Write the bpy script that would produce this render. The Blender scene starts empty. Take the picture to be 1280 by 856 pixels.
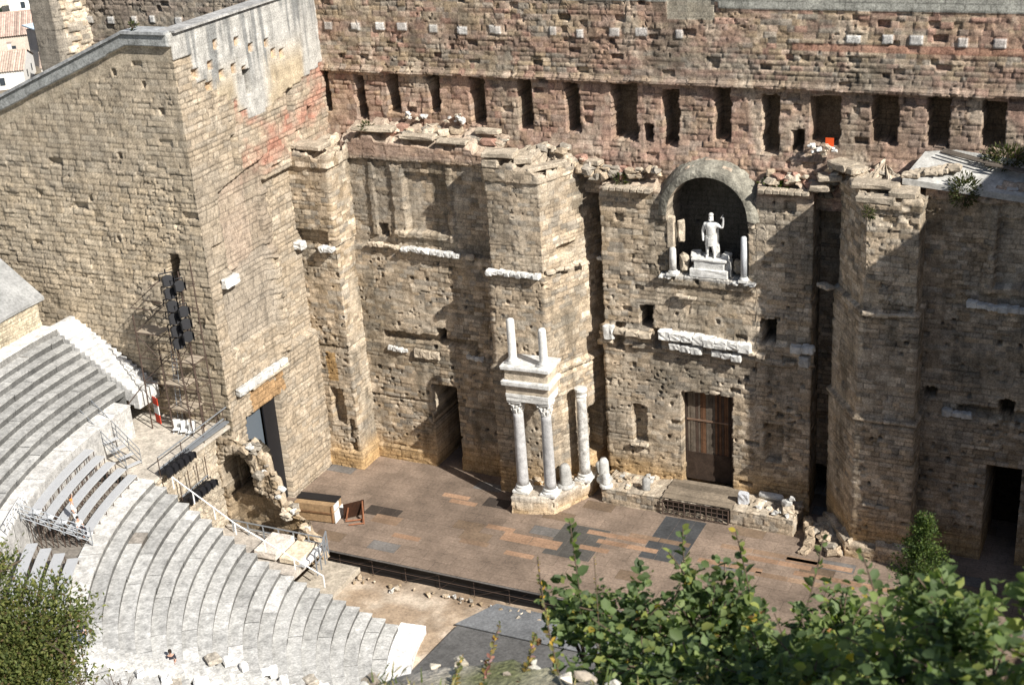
import bpy, bmesh, math, random
import numpy as np
from mathutils import Vector, Matrix, Quaternion
R_ = math.radians
PI = math.pi
SC = bpy.context.scene
COL = SC.collection
rnd = random.Random(11)

# ------------------------------------------------------------------ numeric noise
def hash2(ix, iy, seed):
    n = (ix.astype(np.int64) * 374761393 + iy.astype(np.int64) * 668265263 + int(seed) * 1442695041) & 0xFFFFFFFF
    n = ((n ^ (n >> 13)) * 1274126177) & 0xFFFFFFFF
    n = ((n ^ (n >> 16)) * 2246822519) & 0xFFFFFFFF
    n = n ^ (n >> 15)
    return (n & 0xFFFFFF) / float(0xFFFFFF)
def vn(x, y, seed=0):
    x = np.asarray(x, float); y = np.asarray(y, float)
    ix = np.floor(x); iy = np.floor(y); fx = x - ix; fy = y - iy
    fx = fx * fx * (3 - 2 * fx); fy = fy * fy * (3 - 2 * fy)
    a = hash2(ix, iy, seed); b = hash2(ix + 1, iy, seed); c = hash2(ix, iy + 1, seed); d = hash2(ix + 1, iy + 1, seed)
    return (a * (1 - fx) + b * fx) * (1 - fy) + (c * (1 - fx) + d * fx) * fy
def fbm(x, y, seed=0, o=4):
    s = 0; a = 1; t = 0
    for k in range(o):
        s = s + a * vn(x * 2 ** k, y * 2 ** k, seed + 17 * k); t += a; a *= .55
    return s / t - .5
def sst(a, b, x):
    t = np.clip((x - a) / (b - a), 0, 1); return t * t * (3 - 2 * t)
def mix(a, b, t):
    t = np.asarray(t)[..., None]; return a * (1 - t) + np.asarray(b) * t

# ------------------------------------------------------------------ scene graph helpers
def tag(o, label=None, cat=None, group=None, kind=None):
    if label: o['label'] = label
    if cat: o['category'] = cat
    if group: o['group'] = group
    if kind: o['kind'] = kind
    return o
def thing(name, label, cat, loc=(0, 0, 0), group=None):
    o = bpy.data.objects.new(name, None); COL.objects.link(o); o.location = loc
    o.empty_display_size = .3
    return tag(o, label, cat, group)
def link(name, me, mat, parent=None):
    o = bpy.data.objects.new(name, me); COL.objects.link(o)
    if mat is not None and len(me.materials) == 0: me.materials.append(mat)
    if parent is not None:
        o.parent = parent
        p = Vector(parent.location); q = parent
        while q.parent is not None:
            q = q.parent
        if parent.parent is None:
            o.matrix_parent_inverse = Matrix.Translation(-Vector(parent.location)) if parent.type == 'EMPTY' else Matrix.Identity(4)
    return o
def children(o): return [c for c in bpy.data.objects if c.parent == o]
def copy_tree(o, parent=None):
    kids = list(KIDS(o))
    c = o.copy(); COL.objects.link(c)
    if parent is not None: c.parent = parent
    for k in kids: copy_tree(k, c)
    return c
def KIDS(o): return o.children
def place(c, loc, rz=0, sc=1):
    c.location = loc; c.rotation_euler = (0, 0, rz); c.scale = (sc, sc, sc); return c

def mesh_np(name, V, F, cols=None, dom='POINT', smooth=False):
    """V (n,3), F list/array of quads or mixed polygons, cols (n,3) albedo"""
    me = bpy.data.meshes.new(name)
    V = np.asarray(V, np.float32)
    if isinstance(F, np.ndarray):
        nf, k = F.shape
        me.vertices.add(len(V)); me.vertices.foreach_set('co', V.ravel())
        me.loops.add(nf * k); me.loops.foreach_set('vertex_index', F.astype(np.int32).ravel())
        me.polygons.add(nf); me.polygons.foreach_set('loop_start', np.arange(0, nf * k, k, dtype=np.int32))
        me.update(calc_edges=True); me.validate()
    else:
        me.from_pydata([tuple(map(float, v)) for v in V], [], [tuple(f) for f in F]); me.update()
    if cols is not None:
        at = me.attributes.new('Col', 'FLOAT_COLOR', dom)
        c = np.ones((len(cols), 4), np.float32); c[:, :3] = np.clip(cols, 0, 1)
        at.data.foreach_set('color', c.ravel())
    if smooth: me.polygons.foreach_set('use_smooth', np.ones(len(me.polygons), bool))
    return me

class MB:
    """collects simple solids; build() links them as ONE mesh object"""
    def __init__(s): s.v = []; s.f = []; s.c = []
    def add(s, vs, fs, col=None):
        n = len(s.v); s.v += [tuple(v) for v in vs]
        for f in fs: s.f.append(tuple(i + n for i in f)); s.c.append(col if col is not None else (.5, .5, .5))
        return s
    def box(s, c, d, rz=0, jit=0, col=None, rx=0, ry=0):
        m = Matrix.Rotation(rz, 3, 'Z') @ Matrix.Rotation(ry, 3, 'Y') @ Matrix.Rotation(rx, 3, 'X')
        vs = []
        for sx, sy, sz in ((-1,-1,-1),(1,-1,-1),(1,1,-1),(-1,1,-1),(-1,-1,1),(1,-1,1),(1,1,1),(-1,1,1)):
            p = Vector((sx * d[0] / 2, sy * d[1] / 2, sz * d[2] / 2))
            if jit: p += Vector((rnd.uniform(-jit, jit), rnd.uniform(-jit, jit), rnd.uniform(-jit, jit)))
            vs.append(Vector(c) + m @ p)
        return s.add(vs, [(0,3,2,1),(4,5,6,7),(0,1,5,4),(1,2,6,5),(2,3,7,6),(3,0,4,7)], col)
    def block(s, c, d, rz=0, jit=.04, bev=.05, col=None):
        """worn block: box with chamfered, jittered edges"""
        bm = bmesh.new(); bmesh.ops.create_cube(bm, size=1)
        for v in bm.verts: v.co = Vector((v.co.x * d[0], v.co.y * d[1], v.co.z * d[2]))
        bmesh.ops.bevel(bm, geom=bm.edges[:], offset=min(bev, min(d) * .3), segments=1, affect='EDGES')
        bmesh.ops.subdivide_edges(bm, edges=[e for e in bm.edges if e.calc_length() > .45], cuts=2, use_grid_fill=True)
        m = Matrix.Rotation(rz, 3, 'Z')
        for v in bm.verts:
            v.co += Vector((rnd.uniform(-jit, jit), rnd.uniform(-jit, jit), rnd.uniform(-jit, jit)))
            v.co = Vector(c) + m @ v.co
        bm.verts.index_update()
        s.add([v.co.copy() for v in bm.verts], [[v.index for v in f.verts] for f in bm.faces], col); bm.free(); return s
    def rock(s, c, d, jit=.16, col=None):
        bm = bmesh.new(); bmesh.ops.create_cube(bm, size=.86); bmesh.ops.bevel(bm, geom=bm.edges[:], offset=.13, segments=1, affect='EDGES')
        q = Quaternion((1, rnd.uniform(-.25, .25), rnd.uniform(-.25, .25), rnd.uniform(-1.5, 1.5))).normalized()
        jj = {}
        for v in bm.verts:
            key = (v.co.x > 0, v.co.y > 0, v.co.z > 0)
            if key not in jj: jj[key] = Vector((rnd.uniform(-jit, jit), rnd.uniform(-jit, jit), rnd.uniform(-jit, jit))) * 1.2
            p = v.co + jj[key] + Vector((rnd.uniform(-.04, .04), rnd.uniform(-.04, .04), rnd.uniform(-.04, .04)))
            p = q @ p
            v.co = Vector(c) + Vector((p.x * d[0], p.y * d[1], p.z * d[2]))
        bm.verts.index_update()
        s.add([v.co.copy() for v in bm.verts], [[v.index for v in f.verts] for f in bm.faces], col); bm.free(); return s
    def tube(s, a, b, r, n=6, r2=None, col=None):
        a = Vector(a); b = Vector(b); r2 = r if r2 is None else r2
        d = (b - a)
        if d.length < 1e-6: return s
        q = d.normalized().to_track_quat('Z', 'Y')
        vs = []
        for k in range(n): vs.append(a + q @ Vector((r * math.cos(2*PI*k/n), r * math.sin(2*PI*k/n), 0)))
        for k in range(n): vs.append(b + q @ Vector((r2 * math.cos(2*PI*k/n), r2 * math.sin(2*PI*k/n), 0)))
        return s.add(vs, [(k, (k+1) % n, n + (k+1) % n, n + k) for k in range(n)] + [tuple(range(n))[::-1], tuple(range(n, 2*n))], col)
    def path(s, pts, r, n=5, col=None):
        for a, b in zip(pts, pts[1:]): s.tube(a, b, r, n, col=col)
        return s
    def lathe(s, c, prof, n=20, col=None, rx=0, ry=0, wob=0, sq=0):
        m = Matrix.Rotation(ry, 3, 'Y') @ Matrix.Rotation(rx, 3, 'X'); vs = []
        for (r, z) in prof:
            for k in range(n):
                rr = r * (1 + rnd.uniform(-wob, wob))
                vs.append(Vector(c) + m @ Vector((rr * math.cos(2*PI*k/n), rr * math.sin(2*PI*k/n), z)))
        fs = []
        for j in range(len(prof) - 1):
            for k in range(n): fs.append((j*n + k, j*n + (k+1) % n, (j+1)*n + (k+1) % n, (j+1)*n + k))
        fs.append(tuple(range(n))[::-1]); fs.append(tuple(range((len(prof)-1)*n, len(prof)*n)))
        return s.add(vs, fs, col)
    def prism(s, poly, z0, z1, col=None):
        n = len(poly)
        return s.add([(x, y, z0) for x, y in poly] + [(x, y, z1) for x, y in poly],
              [tuple(range(n))[::-1], tuple(range(n, 2*n))] + [(k, (k+1) % n, n + (k+1) % n, n + k) for k in range(n)], col)
    def each(s, name, mat, parent, smooth=False):
        """one object per solid that was added (posts, planks, treads)"""
        par = list(range(len(s.v)))
        def root(i):
            while par[i] != i: par[i] = par[par[i]]; i = par[i]
            return i
        for f in s.f:
            for i in f[1:]: par[root(i)] = root(f[0])
        gr = {}
        for f, c in zip(s.f, s.c): gr.setdefault(root(f[0]), []).append((f, c))
        for k in sorted(gr):
            ids = sorted({i for f, _ in gr[k] for i in f}); mp = {i: n for n, i in enumerate(ids)}
            me = mesh_np(name, np.array([s.v[i] for i in ids], float), [tuple(mp[i] for i in f) for f, _ in gr[k]], np.array([c for _, c in gr[k]], float), 'FACE', smooth); link(name, me, mat, parent)
    def build(s, name, mat, parent=None, smooth=False, off=(0, 0, 0)):
        V = np.array(s.v, float) - np.array(off)
        me = mesh_np(name, V, s.f, np.array(s.c, float), 'FACE', smooth)
        return link(name, me, mat, parent)

# ------------------------------------------------------------------ materials
def nmat(name):
    m = bpy.data.materials.new(name); m.use_nodes = True; nt = m.node_tree
    return m, nt, nt.nodes['Principled BSDF']
def N(nt, t, **k):
    n = nt.nodes.new(t)
    for a, b in k.items():
        if a.startswith('_'): n.inputs[int(a[1:])].default_value = b
        else: setattr(n, a, b)
    return n
def mat_attr(name, rough=.92, sc=(1.3, 9.0), amp=(.32, .46), bump=.55, bsc=16, bdist=.035, spec=.15, fac=1.0, streak=0):
    """surface whose albedo is the per-stone colour stored in the mesh, broken up by procedural grain"""
    m, nt, b = nmat(name); L = nt.links.new
    at = N(nt, 'ShaderNodeAttribute', attribute_name='Col')
    tc = N(nt, 'ShaderNodeTexCoord')
    col = at.outputs['Color']
    for i, (s, a) in enumerate(zip(sc, amp)):
        no = N(nt, 'ShaderNodeTexNoise'); no.inputs['Scale'].default_value = s; no.inputs['Detail'].default_value = 6; no.inputs['Roughness'].default_value = .65
        L(tc.outputs['Object'], no.inputs['Vector'])
        mr = N(nt, 'ShaderNodeMapRange'); mr.inputs['From Min'].default_value = .3; mr.inputs['From Max'].default_value = .7
        mr.inputs['To Min'].default_value = fac * (1 - a); mr.inputs['To Max'].default_value = fac * (1 + a)
        fac = 1.0
        L(no.outputs['Fac'], mr.inputs['Value'])
        mx = N(nt, 'ShaderNodeMix', data_type='RGBA', blend_type='MULTIPLY'); mx.inputs['Factor'].default_value = 1
        L(col, mx.inputs['A']); L(mr.outputs['Result'], mx.inputs['B']); col = mx.outputs['Result']
    if streak:
        mp = N(nt, 'ShaderNodeMapping'); mp.inputs['Scale'].default_value = (1.3, 1.3, .09)
        L(tc.outputs['Object'], mp.inputs['Vector'])
        no = N(nt, 'ShaderNodeTexNoise'); no.inputs['Scale'].default_value = 1; no.inputs['Detail'].default_value = 5
        L(mp.outputs['Vector'], no.inputs['Vector'])
        mr = N(nt, 'ShaderNodeMapRange'); mr.inputs['From Min'].default_value = .5; mr.inputs['From Max'].default_value = .72
        mr.inputs['To Min'].default_value = 1; mr.inputs['To Max'].default_value = 1 - streak
        L(no.outputs['Fac'], mr.inputs['Value'])
        mx = N(nt, 'ShaderNodeMix', data_type='RGBA', blend_type='MULTIPLY'); mx.inputs['Factor'].default_value = 1
        L(col, mx.inputs['A']); L(mr.outputs['Result'], mx.inputs['B']); col = mx.outputs['Result']
    L(col, b.inputs['Base Color'])
    b.inputs['Roughness'].default_value = rough; b.inputs['Specular IOR Level'].default_value = spec
    if bump:
        no = N(nt, 'ShaderNodeTexNoise'); no.inputs['Scale'].default_value = bsc; no.inputs['Detail'].default_value = 5
        L(tc.outputs['Object'], no.inputs['Vector'])
        bu = N(nt, 'ShaderNodeBump'); bu.inputs['Strength'].default_value = bump; bu.inputs['Distance'].default_value = bdist
        L(no.outputs['Fac'], bu.inputs['Height']); L(bu.outputs['Normal'], b.inputs['Normal'])
    return m
def mat_plain(name, c, rough=.6, metal=0, var=.25, sc=8, bump=0, spec=.3):
    m, nt, b = nmat(name); L = nt.links.new
    tc = N(nt, 'ShaderNodeTexCoord'); no = N(nt, 'ShaderNodeTexNoise'); no.inputs['Scale'].default_value = sc; no.inputs['Detail'].default_value = 5
    L(tc.outputs['Object'], no.inputs['Vector'])
    cr = N(nt, 'ShaderNodeMix', data_type='RGBA')
    cr.inputs['A'].default_value = (*[x * (1 - var) for x in c], 1); cr.inputs['B'].default_value = (*[min(1, x * (1 + var)) for x in c], 1)
    L(no.outputs['Fac'], cr.inputs['Factor']); L(cr.outputs['Result'], b.inputs['Base Color'])
    b.inputs['Roughness'].default_value = rough; b.inputs['Metallic'].default_value = metal; b.inputs['Specular IOR Level'].default_value = spec
    if bump:
        bu = N(nt, 'ShaderNodeBump'); bu.inputs['Strength'].default_value = bump; bu.inputs['Distance'].default_value = .03
        L(no.outputs['Fac'], bu.inputs['Height']); L(bu.outputs['Normal'], b.inputs['Normal'])
    return m
def mat_leaf(name, trans=.35, rough=.45):
    m, nt, b = nmat(name); L = nt.links.new
    at = N(nt, 'ShaderNodeAttribute', attribute_name='Col')
    L(at.outputs['Color'], b.inputs['Base Color']); b.inputs['Roughness'].default_value = rough; b.inputs['Specular IOR Level'].default_value = .35
    tr = N(nt, 'ShaderNodeBsdfTranslucent'); mx = N(nt, 'ShaderNodeMixShader'); mx.inputs[0].default_value = trans
    mm = N(nt, 'ShaderNodeMix', data_type='RGBA', blend_type='MULTIPLY'); mm.inputs['Factor'].default_value = 1
    mm.inputs['B'].default_value = (1.3, 1.5, .6, 1); L(at.outputs['Color'], mm.inputs['A']); L(mm.outputs['Result'], tr.inputs['Color'])
    L(b.outputs[0], mx.inputs[1]); L(tr.outputs[0], mx.inputs[2]); L(mx.outputs[0], nt.nodes['Material Output'].inputs['Surface'])
    return m
STONE = mat_attr('weathered_stone', streak=.28)
SEAT = mat_attr('bleached_limestone', sc=(1.5, 6), amp=(.34, .22), bump=.25, streak=0)
MARBLE = mat_attr('white_marble', rough=.75, sc=(2.2, 10), amp=(.26, .22), bump=.4, bsc=11, streak=.3)
WOOD = mat_attr('worn_boards', rough=.75, sc=(.4, 5), amp=(.34, .3), bump=.1, spec=.25)
GATEW = mat_attr('dark_timber', rough=.8, sc=(2, 14), amp=(.35, .3), bump=.3)
EARTH = mat_attr('bare_earth', rough=.95, sc=(.6, 5), amp=(.3, .3), bump=.4)
LEAF = mat_leaf('leaf_green', .42, .6)
BARK = mat_plain('bark', (.09, .065, .045), .9, sc=14, bump=.4)
STEEL = mat_plain('galvanised_steel', (.30, .32, .34), .5, .5, sc=5)
RUST = mat_plain('rusty_tube', (.10, .07, .055), .7, .3, sc=6)
BLACK = mat_plain('black_metal', (.012, .012, .014), .5, 0, sc=5)
GLASSD = mat_plain('lamp_lens', (.03, .035, .04), .15, 0, sc=3)
ALU = mat_plain('bench_aluminium', (.5, .51, .52), .55, .2, var=.12, sc=3)
PLANK = mat_plain('scaffold_plank', (.36, .30, .23), .8, sc=4)
PAINTW = mat_plain('white_paint', (.72, .72, .70), .6, var=.06)
REDP = mat_plain('red_paint', (.55, .05, .02), .6, var=.1)
ORANGE = mat_plain('orange_sheet', (.75, .10, .02), .6, var=.08)
GREYDOOR = mat_plain('grey_door_paint', (.10, .12, .14), .5, var=.12)
SKIN = mat_plain('skin', (.5, .3, .22), .6, var=.05)
def cloth(n, c): return mat_plain(n, c, .85, var=.15, sc=20)
C_WHITE = cloth('white_cloth', (.75, .75, .73)); C_DARK = cloth('dark_cloth', (.03, .03, .04)); C_PINK = cloth('pink_cloth', (.6, .38, .30))
C_RED = cloth('russet_cloth', (.28, .06, .04)); C_BLUE = cloth('slate_cloth', (.10, .13, .2)); C_ORNG = cloth('orange_cloth', (.7, .25, .06))
HAIRD = cloth('dark_hair', (.02, .014, .01)); HAIRR = cloth('auburn_hair', (.16, .035, .015))

TAN = np.array((.43, .342, .243)); PALE = np.array((.52, .442, .34)); GREY = np.array((.29, .258, .212)); DARK = np.array((.14, .122, .092))
RED = np.array((.375, .228, .172)); OCHRE = np.array((.46, .30, .14)); WHITE = np.array((.64, .63, .595)); BROWN = np.array((.315, .24, .155))

# ------------------------------------------------------------------ stone sheets (walls as displaced masonry)
def courses(u, z, seed, hmin, hmax, lmin, lmax, wob=.022):
    u = u + wob * 2 * fbm(u * .9, z * .9, seed + 1); z = z + wob * 2.4 * fbm(u * .45, z * .7, seed + 2)
    r = np.random.RandomState(seed)
    zlo, zhi = z.min() - 1, z.max() + 1
    zb = [zlo]
    while zb[-1] < zhi: zb.append(zb[-1] + r.uniform(hmin, hmax))
    zb = np.array(zb); ci = np.clip(np.searchsorted(zb, z, 'right') - 1, 0, len(zb) - 2)
    ulo, uhi = u.min() - 2, u.max() + 2
    bi = np.zeros(u.shape, int); u0 = np.zeros(u.shape); u1 = np.ones(u.shape)
    for c in range(len(zb) - 1):
        n = int((uhi - ulo) / ((lmin + lmax) / 2) * 1.6) + 4
        ub = ulo - r.uniform(0, lmax) + np.concatenate([[0], np.cumsum(r.uniform(lmin, lmax, n))])
        m = ci == c
        if not m.any(): continue
        b = np.clip(np.searchsorted(ub, u[m], 'right') - 1, 0, n - 1)
        bi[m] = b; u0[m] = ub[b]; u1[m] = ub[b + 1]
    z0 = zb[ci]; z1 = zb[ci + 1]
    e = np.minimum(np.minimum(u - u0, u1 - u), np.minimum(z - z0, z1 - z))
    R = [hash2(ci, bi, seed + 100 + k) for k in range(6)]
    return dict(ci=ci, bi=bi, e=e, R=R, fu=(u - u0) / (u1 - u0) - .5, fz=(z - z0) / (z1 - z0) - .5)

def sheet(name, path, z0, top, parent=None, feats=None, mat=None, res=.088, seed=1, ch=(.27, .44), cl=(.4, 1.0), off=.030, gd=.045, gw=.05, tilt=.014,
          rough=.035, holes=.0, pal=None, pw=None, capD=1.2, cap_to=None, cap_dz=0., cap_n=.12, back=False, zlo=0., pits=1.0, smoothz=None, pill=.0):
    P = np.array(path, float); seg = np.linalg.norm(np.diff(P, axis=0), axis=1); S = np.concatenate([[0], np.cumsum(seg)])
    us = []
    for k in range(len(seg)):
        n = max(2, int(round(seg[k] / res))); us += list(S[k] + seg[k] * np.arange(n) / n)
    us.append(S[-1]); us = np.array(us)
    px = np.interp(us, S, P[:, 0]); py = np.interp(us, S, P[:, 1])
    d = np.diff(P, axis=0) / seg[:, None]; ns = np.stack([d[:, 1], -d[:, 0]], 1)
    nx = np.zeros(len(us)); ny = np.zeros(len(us))
    for i, u in enumerate(us):
        k = min(max(np.searchsorted(S, u, 'right') - 1, 0), len(seg) - 1)
        n = ns[k]
        j = np.argmin(abs(S - u))
        if abs(S[j] - u) < 1e-6 and 0 < j < len(S) - 1:
            n = ns[j - 1] + ns[j]; n = n / np.linalg.norm(n); n = n / max(.5, n @ ns[j])
        nx[i], ny[i] = n
    tp = top(us, px) if callable(top) else np.full(len(us), float(top))
    nz = max(2, int(round((np.max(tp) - z0) / res)))
    vv = np.linspace(0, 1, nz + 1)
    U = np.repeat(us[:, None], nz + 1, 1); Z = z0 + (tp[:, None] - z0) * vv[None, :]
    X = np.repeat(px[:, None], nz + 1, 1); Y = np.repeat(py[:, None], nz + 1, 1)
    B = courses(U, Z, seed, ch[0], ch[1], cl[0], cl[1]); R = B['R']; e = B['e']
    q = 1 + 1.2 * fbm(U * .25, Z * .25, seed + 30)            # some zones rougher
    q = np.clip(q, .35, 1.9)
    groove = sst(0, gw, e + .02 * fbm(U * 3, Z * 3, seed + 5))
    zs = sst(-.16, .10, fbm(U * .38, Z * .5, seed + 35, 3)) * (1 - zlo) + zlo     # worn-smooth patches against sharper coursing
    h = q * off * (R[0] - .5) * 2 * (.45 + .55 * zs) + gd * (groove - 1) * (.25 + .75 * zs) + tilt * q * ((R[1] - .5) * B['fu'] + (R[2] - .5) * B['fz']) * 2
    h = h - pill * ((2 * B['fu']) ** 4 + (2 * B['fz']) ** 4) * .5
    h = h + rough * fbm(U * 1.7, Z * 1.7, seed + 7) + rough * .6 * fbm(U * 5, Z * 5, seed + 8, 2) + .12 * fbm(U * .22, Z * .22, seed + 9, 2)
    h = h - .15 * sst(.84, .88, vn(U * 4.6, Z * 5.2, seed + 90)) * (vn(U * .4, Z * .4, seed + 91) > .62)
    h = h - .045 * sst(.05, .12, fbm(U * .8, Z * 1.1, seed + 93, 4)) * pits
    if holes:
        miss = R[3] < holes
        h = np.where(miss, h - .14 - .25 * R[4], h)
    pal = pal or [TAN, PALE, GREY, BROWN]; pw = pw or [.5, .2, .2, .1]
    cw = np.cumsum(pw) / np.sum(pw); t = hash2(B['ci'], B['bi'], seed + 333)
    col = np.zeros(U.shape + (3,)); prev = 0
    for c, w in zip(pal, cw):
        m = (t >= prev) & (t < w + 1e-9); col[m] = c; prev = w
    base = sum(np.array(c) * w for c, w in zip(pal, np.array(pw) / np.sum(pw)))
    col = mix(col, base, .22 + 0 * U)
    col = col * (1 + .6 * (R[5] - .5))[..., None]
    wthr = fbm(U * .12, Z * .18, seed + 40, 4); col = mix(col, GREY * .85, np.clip(wthr * 2.2, 0, .6))
    ctx = dict(jm=np.ones(U.shape), U=U, Z=Z, X=X, Y=Y, h=h, col=col, B=B, wu=U + .16 * fbm(U * 1.3, Z * 1.3, seed + 50) * 2, wz=Z + .16 * fbm(U * 1.3, Z * 1.3, seed + 51) * 2,
               wx=X + .16 * fbm(U * 1.3, Z * 1.3, seed + 50) * 2, seed=seed)
    if feats: feats(ctx)
    h = ctx['h']; col = ctx['col']
    col = col * (1 - .46 * (1 - sst(.0, .06, e)) * (.35 + .65 * zs) * ctx['jm'])[..., None]     # joint lines darkened in colour: dirt and the shade of thin grooves
    Vx = X + nx[:, None] * h; Vy = Y + ny[:, None] * h; V = np.stack([Vx, Vy, Z], -1)
    # cap: a rubble top running back
    K = max(2, int(round(capD / (res * 1.4))))
    T = []; TC = []
    for k in range(1, K + 1):
        f = k / K
        if cap_to is not None: tx, ty = cap_to(us, px, py)
        else: tx, ty = px - nx * capD, py - ny * capD
        bx = Vx[:, -1] * (1 - f) + tx * f; by = Vy[:, -1] * (1 - f) + ty * f
        cell = hash2(np.floor(us / .7 + 3 * hash2(np.full(len(us), k // 3), np.zeros(len(us)), seed)), np.full(len(us), k // 3), seed + 60)
        bz = tp + cap_dz * f + (0 if k == 0 else 1) * cap_n * ((cell - .5) * 2 + fbm(us * 1.5, np.full(len(us), k * .3), seed + 61))
        T.append(np.stack([bx, by, bz], -1)); TC.append(mix(col[:, -1], PALE * .8, np.full(len(us), .5)) * (.8 + .4 * cell)[:, None])
    if back:
        t = T[-1].copy(); t[:, 2] = z0; T.append(t); TC.append(col[:, 0])
    V = np.concatenate([V, np.stack(T, 1)], 1); Cc = np.concatenate([col, np.stack(TC, 1)], 1)
    nu, nv = V.shape[:2]
    idx = np.arange(nu * nv).reshape(nu, nv)
    F = np.stack([idx[:-1, :-1], idx[1:, :-1], idx[1:, 1:], idx[:-1, 1:]], -1).reshape(-1, 4)
    me = mesh_np(name, V.reshape(-1, 3), F, Cc.reshape(-1, 3), 'POINT')
    return link(name, me, mat or STONE, parent)

def ragged(base, amp=.5, seed=0, step=.7, slope=0):
    """broken wall top: stepped by courses"""
    def f(us, px):
        b = base(us, px) if callable(base) else base
        r = vn(us / 3.1, us * 0, seed) - .5 + .6 * (vn(us / 1.1, us * 0 + 5, seed) - .5)
        st = np.round(amp * 2 * r / .3) * .3
        return b + st + .06 * (vn(us * 3, us * 0, seed + 3) - .5)
    return f
def rect(c, a0, a1, z0, z1, ax='x'):
    w = c['w' + ax]; return (w > a0) & (w < a1) & (c['wz'] > z0) & (c['wz'] < z1)
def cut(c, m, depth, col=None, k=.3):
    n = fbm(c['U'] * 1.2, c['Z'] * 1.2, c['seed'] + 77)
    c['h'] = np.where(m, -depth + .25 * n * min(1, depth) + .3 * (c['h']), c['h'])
    if depth >= 1.0 and k < .9: col = DARK * .22; k = .85  # deep openings: shade of the interior put into the colour
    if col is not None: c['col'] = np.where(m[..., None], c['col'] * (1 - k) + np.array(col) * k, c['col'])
def proud(c, m, d): c['h'] = c['h'] + np.where(m, d, 0)
def tint(c, w, col): c['col'] = mix(c['col'], col, np.clip(w, 0, 1))
def putlogs(c, n, seed, zr=(1, 26), size=.13):
    r = np.random.RandomState(seed)
    a, b = c['X'].min(), c['X'].max(); u0, u1 = c['U'].min(), c['U'].max()
    for k in range(n):
        u = r.uniform(u0, u1); z = r.uniform(*zr); s = r.uniform(.6, 1.5) * size
        s *= .8; m = (abs(c['U'] - u) < s) & (abs(c['Z'] - z) < s * r.uniform(.8, 1.3)); c['h'] = np.where(m, c['h'] - r.uniform(.2, .5), c['h'])
def weather(c, seed):
    """lime runs, soot and lichen with their own outlines"""
    a = fbm(c['U'] * .35, c['Z'] * .2, seed, 5); tint(c, sst(.04, .2, a) * .55, DARK)
    a = fbm(c['U'] * .5, c['Z'] * .3, seed + 3, 5); tint(c, sst(.08, .22, a) * .5, PALE)

# ================================================================== THE STAGE WALL (one building, many parts)
UW = 1.2
WALL = thing('stage_wall', 'towering ruined Roman stage wall of tan and reddish stone behind the stage', 'ruined wall', (0, 0, 0))
SLOTS = [(-32.6,-31.8,29.5,32.7),(-29.4,-28.5,28.95,32.5),(-26.4,-25.4,29.7,32.75),(-22.75,-21.75,29.9,32.7),(-19.1,-17.9,28.95,32.7),(-15.0,-13.9,28.95,32.7),
  (-11.15,-10.05,28.95,32.6),(-7.45,-5.5,28.5,32.7),(-4.95,-4.3,28.5,29.85),(-3.5,-2.3,28.25,32.4),(.35,1.55,28.85,32.7),(3.9,5.05,28.2,32.35),(6.05,6.8,28.45,29.95),
  (7.25,9.3,29.05,32.4),(11.5,13.2,29.3,32.65),(15.15,16.6,29.35,32.7),(18.7,20.15,29.5,32.55),(22.3,23.6,29.4,32.6),(25.8,27,29.3,32.6),(29.4,30.6,29.4,32.6)]
def f_upper(c):
    X, Z = c['X'], c['Z']
    w = sst(33.6, 32.6, Z) * sst(-34, -30, X); tint(c, w * (.25 + .9 * np.clip(fbm(X * .5, Z * .5, 5) + .25, 0, .8)), RED)
    tint(c, sst(33, 34, Z) * np.clip(.12 + fbm(X * .25, Z * .9, 8) * 3, 0, .6), RED * .88)
    tint(c, sst(-34, -38, X) * .7, GREY * .9)
    weather(c, 301)
    proud(c, (Z > 32.85 + .08 * fbm(X * .8, Z * 0, 3)) & (Z < 33.2), .34)
    proud(c, (Z > 33.2), .10)
    c['h'] -= np.where(Z < 32.85, .12, 0)
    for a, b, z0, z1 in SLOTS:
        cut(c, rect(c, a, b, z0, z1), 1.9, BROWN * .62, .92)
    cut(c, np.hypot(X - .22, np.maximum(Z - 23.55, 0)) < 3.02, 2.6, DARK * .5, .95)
    # rubble slope under the slots
    lo = sst(29.0, 27.2, Z); c['h'] += lo * (.35 + .3 * fbm(X * 1.4, Z * 1.4, 71))
    # flat red course, white corbel stones, coping
    rc = (Z > 35.55) & (Z < 36.1) & (X > 6); c['h'] = np.where(rc, .06 + c['h'] * .35, c['h']); tint(c, rc * .7, np.array((.37, .19, .13)))
    k = np.round((X + 58) / 2.42); xc = k * 2.42 - 58; jx = (hash2(k, k * 0, 9) - .5) * .9; ww = .26 + .24 * hash2(k, k * 0, 8); zz = 36.45 + .22 * (hash2(k, k * 0, 7) - .5)
    wc = (abs(X - xc - jx) < ww) & (abs(Z - zz) < .3) & (hash2(k, k * 0, 6) > .2)
    c['h'] = np.where(wc, .2 + .05 * fbm(X * 3, Z * 3, 4), c['h']); tint(c, wc * (.55 + .4 * hash2(k, k * 0, 5)), WHITE * 1.05)
    cp = Z > np.where(X > .8, 38.25, np.where(X > -34, 38.7, 45)); c['h'] = np.where(cp, .17 + .02 * fbm(X, Z, 2), c['h']); tint(c, cp * 1., np.array((.36, .355, .31)))
    r2 = (abs(X + 1.2) < 1.7) & (Z > 37.5); c['h'] = np.where(r2, .05, c['h']); tint(c, r2 * .8, np.array((.36, .33, .26)))
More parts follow.
